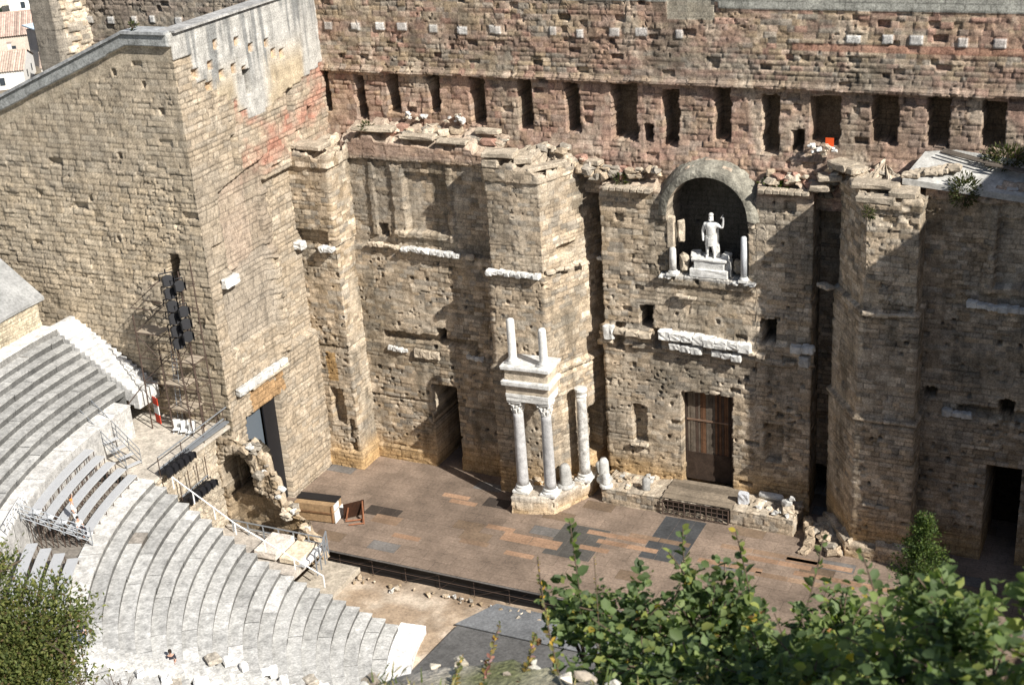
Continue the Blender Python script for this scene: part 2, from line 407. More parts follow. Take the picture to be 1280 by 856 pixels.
sheet('upper_wall', [(-57.8, UW), (34, UW)], 24.4, lambda us, px: np.where(px > .8, 39.3, 39.15 + .15 * np.sign(np.sin(px * 2.1))), WALL, f_upper, seed=21, ch=(.3, .48), cl=(.35, 1.0),
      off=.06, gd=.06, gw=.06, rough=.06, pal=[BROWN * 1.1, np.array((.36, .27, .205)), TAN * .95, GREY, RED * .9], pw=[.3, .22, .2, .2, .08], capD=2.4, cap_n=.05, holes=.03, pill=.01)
def f_but(c):
    tint(c, (c['X'] < -56.2) * .9, GREY * .95); c['h'] = np.where(c['X'] < -56.2, c['h'] * .3, c['h'])
    m = (c['Y'] > -1.2) & (c['B']['R'][3] < .35); c['h'] -= np.where(m, .2, 0)
sheet('buttress', [(-58.9, UW + 1), (-58.9, -1.8), (-56.6, -1.8), (-55.2, UW)], 26, 40.6, WALL, f_but, seed=23, pal=[PALE, TAN, GREY], pw=[.5, .3, .2], cap_to=lambda u, x, y: (x * 0 - 57, y * 0 + 1))

# ---- centre wall with niche and great door
NX, NR, NZ = .22, 3.0, 23.55
def f_centre(c):
    X, Z, Y = c['X'], c['Z'], c['Y']; front = Y < .01
    weather(c, 311)
    tint(c, sst(4.2, 1.5, Z + 1.2 * fbm(X * .8, Z, 6)) * .75, OCHRE)
    tint(c, sst(24.6, 25.6, Z) * .4, RED)
    band = front & (Z < 14.15 + .25 * fbm(X * .7, X * 0, 3)) & (Z > 12.6 + .5 * fbm(X * 1.1, X * 0, 13)); proud(c, band, .30)
    proud(c, front & (Z <= 13.0), .12)
    dd = np.hypot(X - NX, np.maximum(Z - NZ, 0))
    arch = front & (dd < NR + .04 * fbm(X * 4, Z * 4, 2)) & (Z > 18.85)
    ring = front & (dd >= NR) & (dd < NR + .5) & (Z > NZ - .6); c['h'] = np.where(ring, .22 + .12 * (hash2(np.floor(np.arctan2(Z - NZ, X - NX) * 9), X * 0, 3) - .5) - .08 * (abs((np.arctan2(Z - NZ, X - NX) * 9) % 1 - .5) > .4), c['h'])
    tint(c, ring * .7, PALE * .85)
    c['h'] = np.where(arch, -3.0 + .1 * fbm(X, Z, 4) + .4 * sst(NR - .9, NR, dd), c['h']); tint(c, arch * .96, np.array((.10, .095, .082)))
    sill = front & (Z > 18.0) & (Z <= 18.85) & (abs(X - NX) < 3.5); proud(c, sill, .16); tint(c, (sill & (Z > 18.55)) * .6, WHITE * .85)
    cut(c, front & (X > -2.0 + .12 * fbm(Z * 2, Z * 0, 3)) & (X < 2.02 + .3 * fbm(Z * 1.5, Z * 0, 4)) & (Z < 9.3 + .2 * fbm(X * 2, Z * 0, 5)), 1.6, BROWN * .8, .91)
    for a, b, z0, z1, d in ((-5.25,-4.25,14.2,16.1,1.6),(-4.2,-3.55,12.8,14.2,.9),(4.3,5.4,14.25,16.1,1.7),(-6.05,-4.95,4.4,7.55,.55),(4.6,5.9,4.35,7.5,.5),(-7.3,-6.5,12.2,14.4,.7),(6.3,6.9,14.4,16,.12),(-7.0,-6.4,22.6,23.3,.3),(5.9,6.6,24.3,25.2,.4)):
        cut(c, front & rect(c, a, b, z0, z1), d, BROWN * .7, .5 if d > .8 else .15)
    putlogs(c, 60, 5, (3, 13)); putlogs(c, 16, 6, (14, 25))
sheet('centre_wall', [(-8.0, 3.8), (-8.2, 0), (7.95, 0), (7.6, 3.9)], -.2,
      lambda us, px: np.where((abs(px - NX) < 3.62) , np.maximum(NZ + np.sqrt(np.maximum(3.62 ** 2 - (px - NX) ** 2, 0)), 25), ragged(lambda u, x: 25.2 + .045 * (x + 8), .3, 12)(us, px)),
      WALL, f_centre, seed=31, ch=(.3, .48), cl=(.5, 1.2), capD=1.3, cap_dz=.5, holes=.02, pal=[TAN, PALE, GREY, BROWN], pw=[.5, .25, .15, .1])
# cement hood over the niche
V = []; F = []; n = 28; rows = 9
for j in range(rows):
    f = j / (rows - 1)
    for i in range(n + 1):
        a = PI * i / n; r = 3.66 + .55 * f + .03 * math.sin(7 * a + j); V.append((NX + r * math.cos(a) * (1 + .06 * f), -.34 + 1.75 * f, NZ + r * math.sin(a) * (1 + .05 * f) - .12 + .05 * math.sin(3 * a + 2 * j)))
for j in range(rows - 1):
    for i in range(n): F.append((j*(n+1)+i+1, j*(n+1)+i, (j+1)*(n+1)+i, (j+1)*(n+1)+i+1))
m0 = len(V)
for i in range(n + 1): a = PI * i / n; V.append((NX + 3.05 * math.cos(a), -.30, NZ + 3.05 * math.sin(a)))
for i in range(n): F.append((i, i + 1, m0 + i + 1, m0 + i))
HV = [rnd.uniform(.62, 1.2) for _ in range(n + 1)]
HC = np.array([np.array((.26, .245, .20)) * HV[k % (n + 1)] * rnd.uniform(.85, 1.12) for k in range(len(V))])
link('niche_hood', mesh_np('niche_hood', V, F, HC, 'POINT', True), mat_attr('hood_cement', sc=(2, 7), amp=(.4, .35), bump=.9, bsc=4, bdist=.12), WALL)

# ---- great wooden gate
g = MB(); x = -1.98
while x < 1.9:
    w = rnd.uniform(.14, .3); s = rnd.random()
    c = np.array((.07, .048, .036)) if s < .4 else (np.array((.15, .08, .045)) if s < .65 else np.array((.135, .11, .085)))
    g.box((x + w / 2, .75 + rnd.uniform(-.02, .02), 5.45 + rnd.uniform(-.04, .04)), (w - .02, .08, 7.9), col=c * rnd.uniform(.7, 1.2)); x += w
gate = g.build('gate', GATEW, WALL)
g = MB(); g.box((-.1, .68, 6.6), (3.5, .08, .13), col=(.20, .13, .09)); g.box((0, .69, 2.55), (3.9, .05, 2.4), col=(.055, .038, .028))
for xx in (-1.93, 1.55): g.box((xx, .67, 5.4), (.12, .1, 7.8), col=(.05, .036, .028))
g.each('gate_rail', GATEW, gate)

# ---- recess walls left and right with the side doors
def f_recess(s):
    def f(c):
        X, Z = c['X'] * s, c['Z']          # mirrored copy shares the Roman design
        wx = c['wx'] * s
        def rc(a, b, z0, z1): return (wx > a) & (wx < b) & (c['wz'] > z0) & (c['wz'] < z1)
        weather(c, 320 + s)
        tint(c, sst(3.2, .8, Z + 1.5 * fbm(X * .6, Z, 6)) * .8, OCHRE * .95)
        tint(c, sst(20, 23, Z) * sst(-22, -24.5, X) * .55 * (s > 0), GREY * .7)
        tint(c, sst(26.4, 27.2, Z) * .45, RED)
        proud(c, (Z > 26.6 + .3 * fbm(X, X * 0, 3)), .32)
        proud(c, Z < 19.25 + .2 * fbm(X, X * 0, 4), .28)
        proud(c, (Z < 10.9 + .15 * fbm(X, X * 0, 5)), .10)
        proud(c, (Z > 5.75) & (Z < 5.95), -.12)
        proud(c, Z < 1.25, .22)
        for a, b in ((-27.4, -26.9), (-25.3, -24.25), (-20.4, -19.9)): proud(c, rc(a, b, 20.3, 26.3), .2)
        proud(c, rc(-25.3, -19.9, 20.3, 20.85), .25)
        cut(c, rc(-24.15, -20.5, 20.9, 25.6), .42, None)
        cut(c, rc(-26.9, -26.1, 20.1, 21.2), .8, BROWN * .6, .6)
        cut(c, rc(-27.3, -18.6, 11.25, 11.95) & (fbm(X * .5, Z * 0, 33) > -.22), .45, BROWN, .3)
        cut(c, rc(-22.35, -21.45, 11.4, 12.7), 1.1, BROWN * .5, .6)
        cut(c, rc(-17.2, -16.5, 12.2, 13.0), .8, BROWN * .6, .5)
        dm = (X > -23.25 + .1 * fbm(Z * 2, Z * 0, 3)) & (X < -20.95 + .1 * fbm(Z * 2, Z * 0, 4)) & (Z < 7.6); cut(c, dm, 5.5, DARK * .2, .95)  # doorway blackened in colour to stand for its unlit interior
        putlogs(c, 60, 8, (2, 11)); putlogs(c, 22, 9, (12, 19))
    return f
sheet('recess_wall', [(-29.5, -1.3), (-15.8, -1.3)], -.2, ragged(lambda u, x: 28.2 - .055 * (x + 29), .25, 33), WALL, f_recess(1), seed=41, capD=2.4, cap_dz=.9, cap_n=.22,
      pal=[TAN * .95, PALE * .9, GREY, BROWN], pw=[.45, .15, .25, .15])
sheet('recess_wall', [(15.8, -1.3), (29.6, -1.3)], -.2, ragged(27.6, .2, 35), WALL, f_recess(-1), seed=43, capD=2.4, cap_dz=.8, cap_n=.2,
      pal=[TAN * .95, PALE * .9, GREY, BROWN], pw=[.45, .15, .25, .15])
# ---- piers beside the towers
def f_tp(c):
    X, Z = c['X'], c['Z']; s = np.sign(X.mean()); X = -abs(X); wx = -abs(c['wx']); fr = abs(c['Y'] + 4.2) < .02
    weather(c, 331); tint(c, sst(3, .8, Z + fbm(X, Z, 3)) * .85, OCHRE)
    proud(c, Z > 26.5, .2)
    proud(c, (Z > 20.0), .22); cut(c, fr & (wx > -34) & (wx < -29.9) & (c['wz'] > 19.9) & (c['wz'] < 21.3), .45, BROWN, .4)
    proud(c, Z < 11.0, .1); proud(c, (Z > 10.8) & (Z < 11.15), -.16); proud(c, Z < 1.5, .2)
    cut(c, fr & (wx > -31.55) & (wx < -30.35) & (c['wz'] > 4.05) & (c['wz'] < 7.3), .7, BROWN, .3)
    proud(c, fr & (wx > -30.2) & (wx < -29.6) & (Z > 1.5) & (Z < 4.5) & (c['B']['R'][3] < .5), -.35)
    tint(c, fr & (wx > -31.6) & (wx < -30.6) & (Z > 8) & (Z < 10.6), OCHRE * .8)
    putlogs(c, 40, 12, (2, 20))
for s in (-1, 1):
    pth = [(-35.5, -4.2), (-29.3, -4.2), (-29.3, -1.0)] if s < 0 else [(29.3, -1.0), (29.3, -4.2), (35.5, -4.2)]
    sheet('pier', pth, -.2, ragged(27.6, .35, 44), WALL, f_tp, seed=45 + s, capD=3.2, cap_n=.25, cap_to=lambda u, x, y: (x * .7 + .3 * 33 * np.sign(x), y * 0 + 1.0), pal=[TAN, PALE, GREY, BROWN], pw=[.5, .2, .15, .15])
# ---- piers flanking the centre
def f_cp(s):
    def f(c):
        X, Z, Y = c['X'] * -s, c['Z'], c['Y']; wx = c['wx'] * -s; fr = abs(Y + 3.5) < .02; sp = (X > -11.5) & (Y > -3.45)
        weather(c, 341 + s); tint(c, sst(4, 1.5, Z + 1.5 * fbm(X, Z, 3)) * .7, OCHRE)
        proud(c, Z < 19.1 + .12 * fbm(c['U'], Z * 0, 2), .3); proud(c, Z < 11.1, .12); proud(c, (Z > 10.85) & (Z < 11.25) , .16)
        proud(c, (Z > 10.6) & (Z < 10.85), -.12); proud(c, Z > 26.2, .15)
        if s > 0:
            cut(c, sp & (c['wx'] > -10.9) & (c['wx'] < -10.3) & (Z > 20.1) & (Z < 20.9), .7, BROWN * .6, .5)
            cut(c, sp & (c['wx'] > -10.2) & (c['wx'] < -9.6) & (c['wz'] > 2.6) & (c['wz'] < 6.9), .8, BROWN * .6, .5)
        cut(c, fr & (wx > -14.55) & (wx < -13.2) & (c['wz'] > 4.4) & (c['wz'] < 7.4), .6, BROWN, .3)
        if s < 0:
            for a in (-15.2, -13.9, -12.7): proud(c, fr & (abs(wx - a) < .28) & (Z > 19.3) & (Z < 26), .22)
            tint(c, (fr & (Z > 20.5) & (Z < 25) & (wx < -14)) * .35, DARK)
        putlogs(c, 45, 15, (2, 20), .11)
    return f
capc = lambda u, x, y: (np.sign(x) * 12.6 + x * 0, y * 0 + 1.0)
sheet('pier', [(-15.9, -1.0), (-15.9, -3.5), (-11.55, -3.5), (-8.9, 3.0), (-8.3, 4.0)], -.2, lambda u, x: ragged(27.5, .35, 52)(u, x) - .75 * sst(-12.2, -11, x), WALL, f_cp(1), seed=51, capD=2.6, cap_n=.22, cap_dz=.5, cap_to=capc,
      pal=[TAN * .9, TAN, PALE, GREY], pw=[.4, .3, .15, .15])
sheet('pier', [(10.3, 3.7), (9.75, .3), (12.35, -3.5), (15.85, -3.5), (15.85, -1.0)], -.2, ragged(26.9, .35, 54), WALL, f_cp(-1), seed=53, capD=2.6, cap_n=.25, cap_dz=1., cap_to=capc,
      pal=[TAN, PALE, GREY, BROWN], pw=[.5, .25, .15, .1])
# back of the two notches beside the centre wall
sheet('notch_wall', [(-9.5, 3.6), (-6.5, 3.6)], -.2, 26.8, WALL, None, seed=55, capD=1)
sheet('notch_wall', [(6.5, 3.6), (10.8, 3.6)], -.2, 26.6, WALL, lambda c: cut(c, rect(c, 7.4, 9.3, .3, 2.6), 1.5), seed=56, capD=1)
# broken roof stones bridging the notches
def rubble(name, parent, pts, n, smin, smax, spread, pal, mat=STONE, flat=.7):
    b = MB()
    for _ in range(n):
        p = rnd.choice(pts); s = rnd.uniform(smin, smax)
        b.rock((p[0] + rnd.uniform(-1, 1) * spread[0], p[1] + rnd.uniform(-1, 1) * spread[1], p[2] + rnd.uniform(-1, 1) * spread[2]), (s * rnd.uniform(.8, 1.4), s, s * flat), col=np.array(rnd.choice(pal)) * rnd.uniform(.8, 1.15))
    o = b.build(name, mat, parent); o['kind'] = 'stuff'; return o
rubble('rubble', WALL, [(-8.9, .9, 26.2), (-8.2, .6, 26.0), (-7.6, .5, 26.2), (-9.4, .4, 26.7), (-8.6, 1.6, 26.4)], 26, .5, 1.0, (.4, .4, .3), [TAN, PALE, GREY])
rubble('rubble', WALL, [(8.6, 1.0, 25.9), (9.3, .6, 26.6), (8.0, .6, 26.0)], 14, .5, 1.0, (.4, .4, .3), [TAN, GREY, DARK])
rubble('rubble', WALL, [(-27, .2, 28.7), (-25, 0, 28.6), (-23, .2, 28.7), (-21, .3, 28.5), (-19, .2, 28.2), (-17, .2, 28)], 70, .35, .9, (1.2, .7, .25), [PALE, PALE, TAN, RED, GREY])
rubble('rubble', WALL, [(-12, .6, 27.6), (-10, .7, 27.4), (-6, .6, 26.2), (-4.5, .6, 26.6), (5.3, .6, 26.6), (6.8, .6, 26.6), (9.5, .5, 27.4), (11.5, 0, 27.6)], 60, .3, .8, (1.0, .4, .35), [PALE, TAN, RED, GREY])
rubble('rubble', WALL, [(-24, .9, 29.6), (-20.4, .9, 29.6), (8.3, .7, 28.9)], 34, .2, .5, (.9, .2, .3), [WHITE * .9, PALE, WHITE])
# capping slabs
b = MB()
for c, d, rz in (((-14.7,-3.0,28.25),(2.5,1.5,.4),.12),((-13.0,-2.6,27.75),(1.4,1.0,.45),.3),((-11.6,-2.1,27.2),(.9,3.2,.35),-.62),((-15.3,-3.3,27.6),(1.3,.9,.6),0),((-9.0,.9,26.9),(1.7,1.1,.35),-.2)):
    b.block(c, d, rz, .03, .06, PALE * .82)
for c, d, rz in (((9.9,.3,28.0),(1.9,1.5,.5),-.7),((10.8,-.2,27.9),(1.2,1.4,.45),-.7),((12.6,-1.9,27.5),(3.2,1.5,.4),.05),((14.6,-2.6,27.3),(1.8,1.6,.45),0),((12.9,-3.2,26.9),(2.6,.9,.5),0),((9.0,.2,27.1),(1.7,1.2,.4),.3),((8.4,-.1,26.4),(1.4,1.0,.4),.1)):
    b.block(c, d, rz, .04, .08, PALE * .72)
for c, d, rz in (((-33.0,-3.7,28.1),(2.6,1.6,.4),0),((-30.6,-3.7,28.1),(2.2,1.7,.4),0),((-26.5,-1.2,29.0),(3.6,1.0,.35),.05),((-22.5,-1.3,28.6),(3.0,.9,.35),0),((-19.5,-1.3,28.4),(2.6,.9,.3),0),((-17.2,.2,28.9),(2,.8,.4),0)):
    b.block(c, d, rz, .04, .08, PALE * .78)
for k in range(11): b.block((-7.4 + .0 * k + k * .55 * (1 if k < 6 else 1), -.35, 25.35), (.5, .8, .3), 0, .03, .05, PALE * .75) if -7.4 + k * .55 < -3.9 else None
for k in range(7): b.block((4.4 + k * .52, -.35, 26.0), (.5, .8, .3), 0, .03, .05, PALE * .72)
b.each('capping_slab', STONE, WALL)
# lead-grey slab roof on the right recess with old beams
b = MB()
b.add([(14.3,-1.9,28.0),(23.5,-2.0,27.2),(30,-2.0,27.0),(30,1.0,28.0),(17.2,1.0,29.3),(15.2,.9,29.1),(14.3,-1.9,27.6),(23.5,-2,26.8),(30,-2,26.6),(30,1,27.4),(17.2,1,28.7),(15.2,.9,28.5)],
      [(0,1,2,3,4,5),(6,7,1,0),(7,8,2,1),(11,6,0,5),(6,11,10,9,8,7)], np.array((.43, .42, .39)))
for k in range(9): b.block((14.6 + k * .35, -1.6 + rnd.uniform(-.1, .3) + k * .1, 28.15 + k * .06), (.9, .8, .35), rnd.uniform(-.2, .2), .05, .08, PALE * rnd.uniform(.7, .9))
b.build('slab_roof', mat_attr('slab_grey', sc=(1.2, 6), amp=(.3, .25), bump=.4), WALL)
b = MB()
for k in range(3): b.tube((16.3 + .1 * k, .2 + .3 * k, 29.35), (22.5, -1.2 + .3 * k, 28.55 - .05 * k), .07, 6, col=(.13, .11, .09))
for k in range(2): b.tube((19.3, -.7 + .3 * k, 28.9), (24.5, -.8 + .3 * k, 28.4), .08, 6, col=(.09, .075, .06))
b.each('roof_beam', GATEW, WALL)
# ---- white marble cornice remains, each run a part
def run(name, a, b_, n, d, col, jit=.05, fill=.9, ry=0):
    m = MB(); a = Vector(a); b_ = Vector(b_)
    rz = math.atan2((b_ - a).y, (b_ - a).x); w = (b_ - a).length / n
    for k in range(n):
        if rnd.random() > fill and n > 3: continue
        p = a.lerp(b_, (k + .5) / n)
        m.block((p.x, p.y + rnd.uniform(-.06, .06), p.z + rnd.uniform(-.05, .05)), (w * rnd.uniform(1.0, 1.1), d[0] * rnd.uniform(.8, 1.1), d[1] * rnd.uniform(.75, 1.15)), rz, jit, .08, np.array(col) * rnd.uniform(.85, 1.08))
    return m.build(name, MARBLE, WALL)
run('cornice', (-3.5, -.55, 14.15), (3.6, -.55, 13.75), 8, (.75, .75), WHITE, fill=1)
run('cornice', (-2.7, -.5, 13.25), (-.2, -.5, 13.1), 3, (.6, .6), WHITE * .95)
run('cornice', (.6, -.45, 13.05), (2.9, -.45, 12.8), 3, (.55, .5), WHITE * .85)
run('cornice', (3.4, -.4, 13.45), (4.7, -.4, 13.2), 2, (.6, .35), PALE)
run('cornice', (-7.2, -.5, 13.9), (-4.2, -.5, 13.8), 3, (.7, .55), PALE * .85)
run('cornice', (-8.0, -.5, 14.0), (-7.3, -.5, 13.6), 1, (.5, 1.5), WHITE * .9)
run('cornice', (6.6, -.5, 14.2), (8.3, -.5, 14.3), 2, (.7, .55), WHITE * .85); run('cornice', (7.3, -.5, 13.4), (8.0, -.5, 13.2), 1, (.6, .8), WHITE * .8)
run('cornice', (-24.7, -1.85, 19.5), (-19.4, -1.85, 19.3), 8, (.55, .42), WHITE * .95)
run('cornice', (-27.8, -1.8, 19.6), (-25.0, -1.8, 19.5), 4, (.4, .35), PALE, fill=.7); run('cornice', (-18.9, -1.8, 19.3), (-16.2, -1.8, 19.2), 4, (.4, .35), PALE * .9, fill=.6)
run('cornice', (18.9, -1.85, 19.55), (23.6, -1.85, 19.5), 7, (.55, .45), WHITE * .9); run('cornice', (24, -1.8, 19.5), (28.5, -1.8, 19.5), 7, (.5, .4), WHITE * .8, fill=.6)
run('cornice', (17.7, -1.75, 11.3), (19.7, -1.75, 11.2), 3, (.5, .5), WHITE * .85)
run('cornice', (-27.0, -1.75, 10.5), (-24.7, -1.75, 10.3), 5, (.4, .4), WHITE * .8); run('cornice', (-24.5, -1.75, 10.3), (-22.2, -1.75, 10.3), 3, (.4, .7), PALE * .85)
run('cornice', (-19.7, -1.75, 10.55), (-18.1, -1.75, 10.5), 4, (.45, .4), WHITE * .9)
run('cornice', (-16.0, -4.05, 19.2), (-11.6, -4.05, 19.2), 9, (.6, .4), WHITE * .95)
run('cornice', (-11.3, -3.5, 19.3), (-8.7, .2, 19.3), 6, (.4, .3), PALE, fill=.8); run('cornice', (-8.6, .5, 19.2), (-7.9, 2.2, 19.2), 3, (.9, .3), WHITE * .85)
run('cornice', (12.4, -3.95, 19.05), (15.9, -3.95, 19.05), 4, (.3, .28), PALE); run('cornice', (8.4, .5, 19.0), (9.4, -.2, 19.0), 2, (.7, .3), PALE)
run('cornice', (-33.0, -4.7, 20.0), (-32.0, -4.7, 20.0), 1, (.8, .6), WHITE); run('cornice', (-30.6, -4.65, 19.9), (-29.3, -4.65, 19.9), 2, (.8, .45), WHITE * .95)
run('cornice', (-3.5, -.2, 18.75), (-2.5, -.25, 18.75), 3, (.6, .3), WHITE * .9); run('cornice', (2.2, -.25, 18.75), (3.9, -.2, 18.75), 4, (.6, .3), WHITE * .85)
run('sill', (-2.2, -.3, 17.35), (-.6, -.3, 17.2), 3, (.4, .25), PALE); run('sill', (-6.2, -.25, 4.2), (-4.8, -.25, 4.2), 2, (.4, .25), PALE * .9); run('sill', (12.9, -4.0, 4.2), (14.8, -4.0, 4.2), 2, (.4, .3), PALE * .8)

# ---- platform in front of the great door
PLAT = thing('door_platform', 'low stone platform with a boarded ramp in front of the great door', 'platform', (0, -1.5, 0))
def f_plat(c):
    tint(c, sst(.2, -.2, c['Z']) * .4, OCHRE)
    cut(c, (abs(c['X']) < 2.68) & (c['Y'] < -3.0) & (c['Z'] > .12) & (c['Z'] < 1.24), .7, DARK * .5, .8)
sheet('platform_wall', [(-7.85, .2), (-7.85, -3.1), (7.65, -3.1), (7.65, .2)], -.05, ragged(1.32, .12, 61), PLAT, f_plat, seed=61, ch=(.3, .45), cl=(.4, .9), capD=2.8, cap_n=.09, cap_dz=.0,
      cap_to=lambda u, x, y: (x * .96, y * 0 - .05), back=False, pal=[TAN, PALE, GREY], pw=[.5, .3, .2])
b = MB()
for k in range(12): b.box((.05, -2.95 + k * .262, 1.44 + rnd.uniform(-.01, .01)), (5.6 + rnd.uniform(-.1, .1), .25, .06), col=np.array((.19, .155, .115)) * rnd.uniform(.8, 1.2))
b.build('ramp_boards', WOOD, PLAT)
b = MB()
for k in range(13): b.tube((-2.65 + k * 5.3 / 12, -3.22, .1), (-2.65 + k * 5.3 / 12, -3.22, 1.3), .03 if k % 4 else .06, 5)
for z in (.12, .5, .88, 1.28): b.tube((-2.7, -3.22, z), (2.7, -3.22, z), .035, 5)
b.build('iron_grille', RUST, PLAT)
rubble('rubble', PLAT, [(-6.5, -1.5, 1.4), (-4.5, -1, 1.4), (5.5, -1.2, 1.4), (6.9, -2.0, 1.5)], 34, .18, .5, (.8, 1.0, .06), [PALE, WHITE * .8, TAN])
def f_pf(c): tint(c, sst(1.2, .2, c['Z']) * .4, OCHRE)
sheet('pier_footing', [(9.2, -.6), (11.8, -4.6), (16.5, -4.6), (16.5, -1.2)], -.05, ragged(1.3, .2, 63), WALL, f_pf, seed=63, capD=2, cap_n=.15, cap_to=lambda u, x, y: (x * 0 + 13.2, y * 0 - 1.2), back=False)
rubble('rubble', WALL, [(9.4, -2.4, .5), (10.2, -3.4, .5), (9.9, -1.5, .7), (11, -4.6, .3)], 26, .5, 1.1, (.5, .5, .2), [GREY, TAN, PALE * .8])
b = MB()
for (x, y, z, d, rz) in ((8.5, -2.0, .5, (.7, 1.0, 1.1), .3), (8.9, -3.0, .4, (.7, 1.0, .9), .1), (9.1, -4.0, .25, (.7, 1.0, .6), -.1), (9.0, -5.0, .1, (.7, .9, .3), -.2), (10.3, -2.2, .5, (1.6, .9, .5), .2), (10.6, -3.3, .35, (1.8, .9, .4), .1)): b.block((x, y, z), d, rz, .05, .1, TAN * rnd.uniform(.8, 1))
b.each('kerb_stone', STONE, WALL)


# ================================================================== COLUMN PORCH
PED = thing('pedestal', 'pale stone pedestal jutting onto the stage under the two joined columns', 'pedestal', (-11.5, -4, 0))
def f_ped(c): tint(c, sst(.9, .1, c['Z'] + .3 * fbm(c['U'], c['Z'], 3)) * .5, OCHRE); tint(c, sst(.9, 1.4, c['Z']) * .35, WHITE * .8)
sheet('pedestal_block', [(-14.3, -3.2), (-13.95, -6.95), (-10.6, -6.1), (-8.95, -2.3), (-8.9, .6)], -.05, 1.5, PED, f_ped, seed=65, ch=(.68, .8), cl=(.9, 1.7), off=.03, rough=.05, capD=2, cap_n=.04,
      cap_to=lambda u, x, y: (x * 0 - 11.3, y * 0 - 2.6), back=False, pal=[PALE, TAN], pw=[.6, .4])
rubble('rubble', PED, [(-12.6, -4.2, 1.6), (-11.2, -3.9, 1.6), (-10, -2.2, 1.6)], 16, .2, .5, (.5, .4, .05), [PALE, TAN, OCHRE])
def column(parent, x, y, z0, h, r, shaft, base=True, cap=True, n=22):
    zz = z0
    if base:
        m = MB(); m.box((x, y, zz + .09), (r * 2.9, r * 2.9, .18), col=WHITE)
        m.lathe((x, y, zz + .18), [(r*1.4, 0), (r*1.5, .07), (r*1.4, .15), (r*1.2, .19), (r*1.18, .25), (r*1.3, .31), (r*1.22, .38), (r*1.02, .42)], n, WHITE); m.build('base', MARBLE, parent); zz += .6
    hs = h - (.6 if base else 0) - (1.15 if cap else 0)
    m = MB(); prof = []
    for k in range(15):
        f = k / 14; prof.append((r * (1 - .14 * f ** 1.6) * (1.05 if k in (0, 14) else 1), hs * f))
    m.lathe((x, y, zz), prof, n, shaft, wob=.012); m.build('shaft', MARBLE, parent, True); zz += hs
    if cap:
        m = MB(); q = r * .86
        m.lathe((x, y, zz), [(q*1.08, 0), (q*1.1, .06), (q, .1), (q*1.02, .4), (q*1.15, .7), (q*1.45, .95), (q*1.5, 1.0)], n, WHITE * .95)
        for ring, (zz2, rr, k2) in enumerate(((.28, 1.12, 8), (.58, 1.22, 8))):
            for k in range(k2):
                a = 2 * PI * (k + .5 * ring) / k2
                m.box((x + q * rr * math.cos(a), y + q * rr * math.sin(a), zz + zz2), (.14, .2, .34), rz=a, jit=.03, ry=.3, col=WHITE)
        for k in range(4):
            a = PI / 4 + k * PI / 2; m.lathe((x + q * 1.55 * math.cos(a), y + q * 1.55 * math.sin(a), zz + .86), [(.02, -.1), (.12, -.06), (.12, .06), (.02, .1)], 8, WHITE)
        m.box((x, y, zz + 1.07), (q * 3.0, q * 3.0, .14), col=WHITE); m.build('capital', MARBLE, parent)
PORCH = thing('column_porch', 'two grey columns joined by a white carved lintel with two column stubs on top', 'columns', (-12.3, -5.6, 1.5))
for i, (x, y) in enumerate(((-13.4, -5.65), (-11.1, -5.5))):
    cpt = bpy.data.objects.new('column', None); COL.objects.link(cpt); cpt.parent = PORCH; cpt.matrix_parent_inverse = Matrix.Translation(-Vector(PORCH.location))
    column(cpt, x, y, 1.52, 8.1, .46, np.array((.42, .415, .41)))
LZ = 9.62
m = MB()
for (z, h, ex, c) in ((LZ + .2, .38, 0, WHITE), (LZ + .5, .3, .06, WHITE * .95)): m.block((-12.3, -5.2, z), (3.5 + ex, 2.1 + ex, h), .05, .02, .03, c)
m.build('architrave', MARBLE, PORCH)
m = MB(); m.block((-12.3, -5.2, LZ + 1.0), (3.5, 2.05, .7), .05, .02, .03, PALE * .95)
for k in range(14): m.box((-13.95 + k * .25, -6.28 + .012 * k, LZ + 1.32), (.13, .14, .14), col=WHITE)
m.block((-12.3, -5.25, LZ + 1.58), (4.0, 2.5, .42), .05, .03, .06, WHITE); m.build('cornice', MARBLE, PORCH)
m = MB(); m.block((-12.3, -5.15, LZ + 2.25), (3.55, 2.1, .95), .05, .03, .04, PALE); m.build('attic_block', STONE, PORCH)
m = MB(); m.block((-12.3, -5.2, LZ + 2.85), (4.05, 2.5, .3), .05, .03, .05, WHITE * .95); m.build('top_slab', MARBLE, PORCH)
for x, y, h in ((-13.55, -5.6, 3.45), (-11.0, -5.5, 2.9)):
    m = MB(); r = .33; z = LZ + 3.0
    m.box((x, y, z + .06), (.95, .95, .14), col=WHITE)
    m.lathe((x, y, z + .12), [(r*1.35, 0), (r*1.4, .08), (r*1.1, .2), (r, .3), (r*.98, h * .6), (r*.93, h - .15), (r*.75, h), (r*.2, h + .06)], 16, WHITE, wob=.03); m.build('column_stub', MARBLE, PORCH, True)
# third column, alone
C3 = thing('broken_column', 'tall white mottled column standing alone at the back corner of the pedestal', 'column', (-9.45, -2.4, 1.5))
MARBLE_ = MARBLE; MARBLE = mat_attr('mottled_marble', rough=.75, sc=(2.6, 9), amp=(.6, .3), bump=.5, bdist=.05)
column(C3, -9.45, -2.4, 1.52, 7.3, .45, np.array((.46, .445, .415)), cap=False); MARBLE = MARBLE_
m = MB(); m.lathe((-9.45, -2.4, 8.8), [(.4, 0), (.45, .1), (.4, .3), (.52, .6), (.5, .75), (.2, .8)], 18, WHITE * .95, wob=.06); m.build('capital', MARBLE, C3)
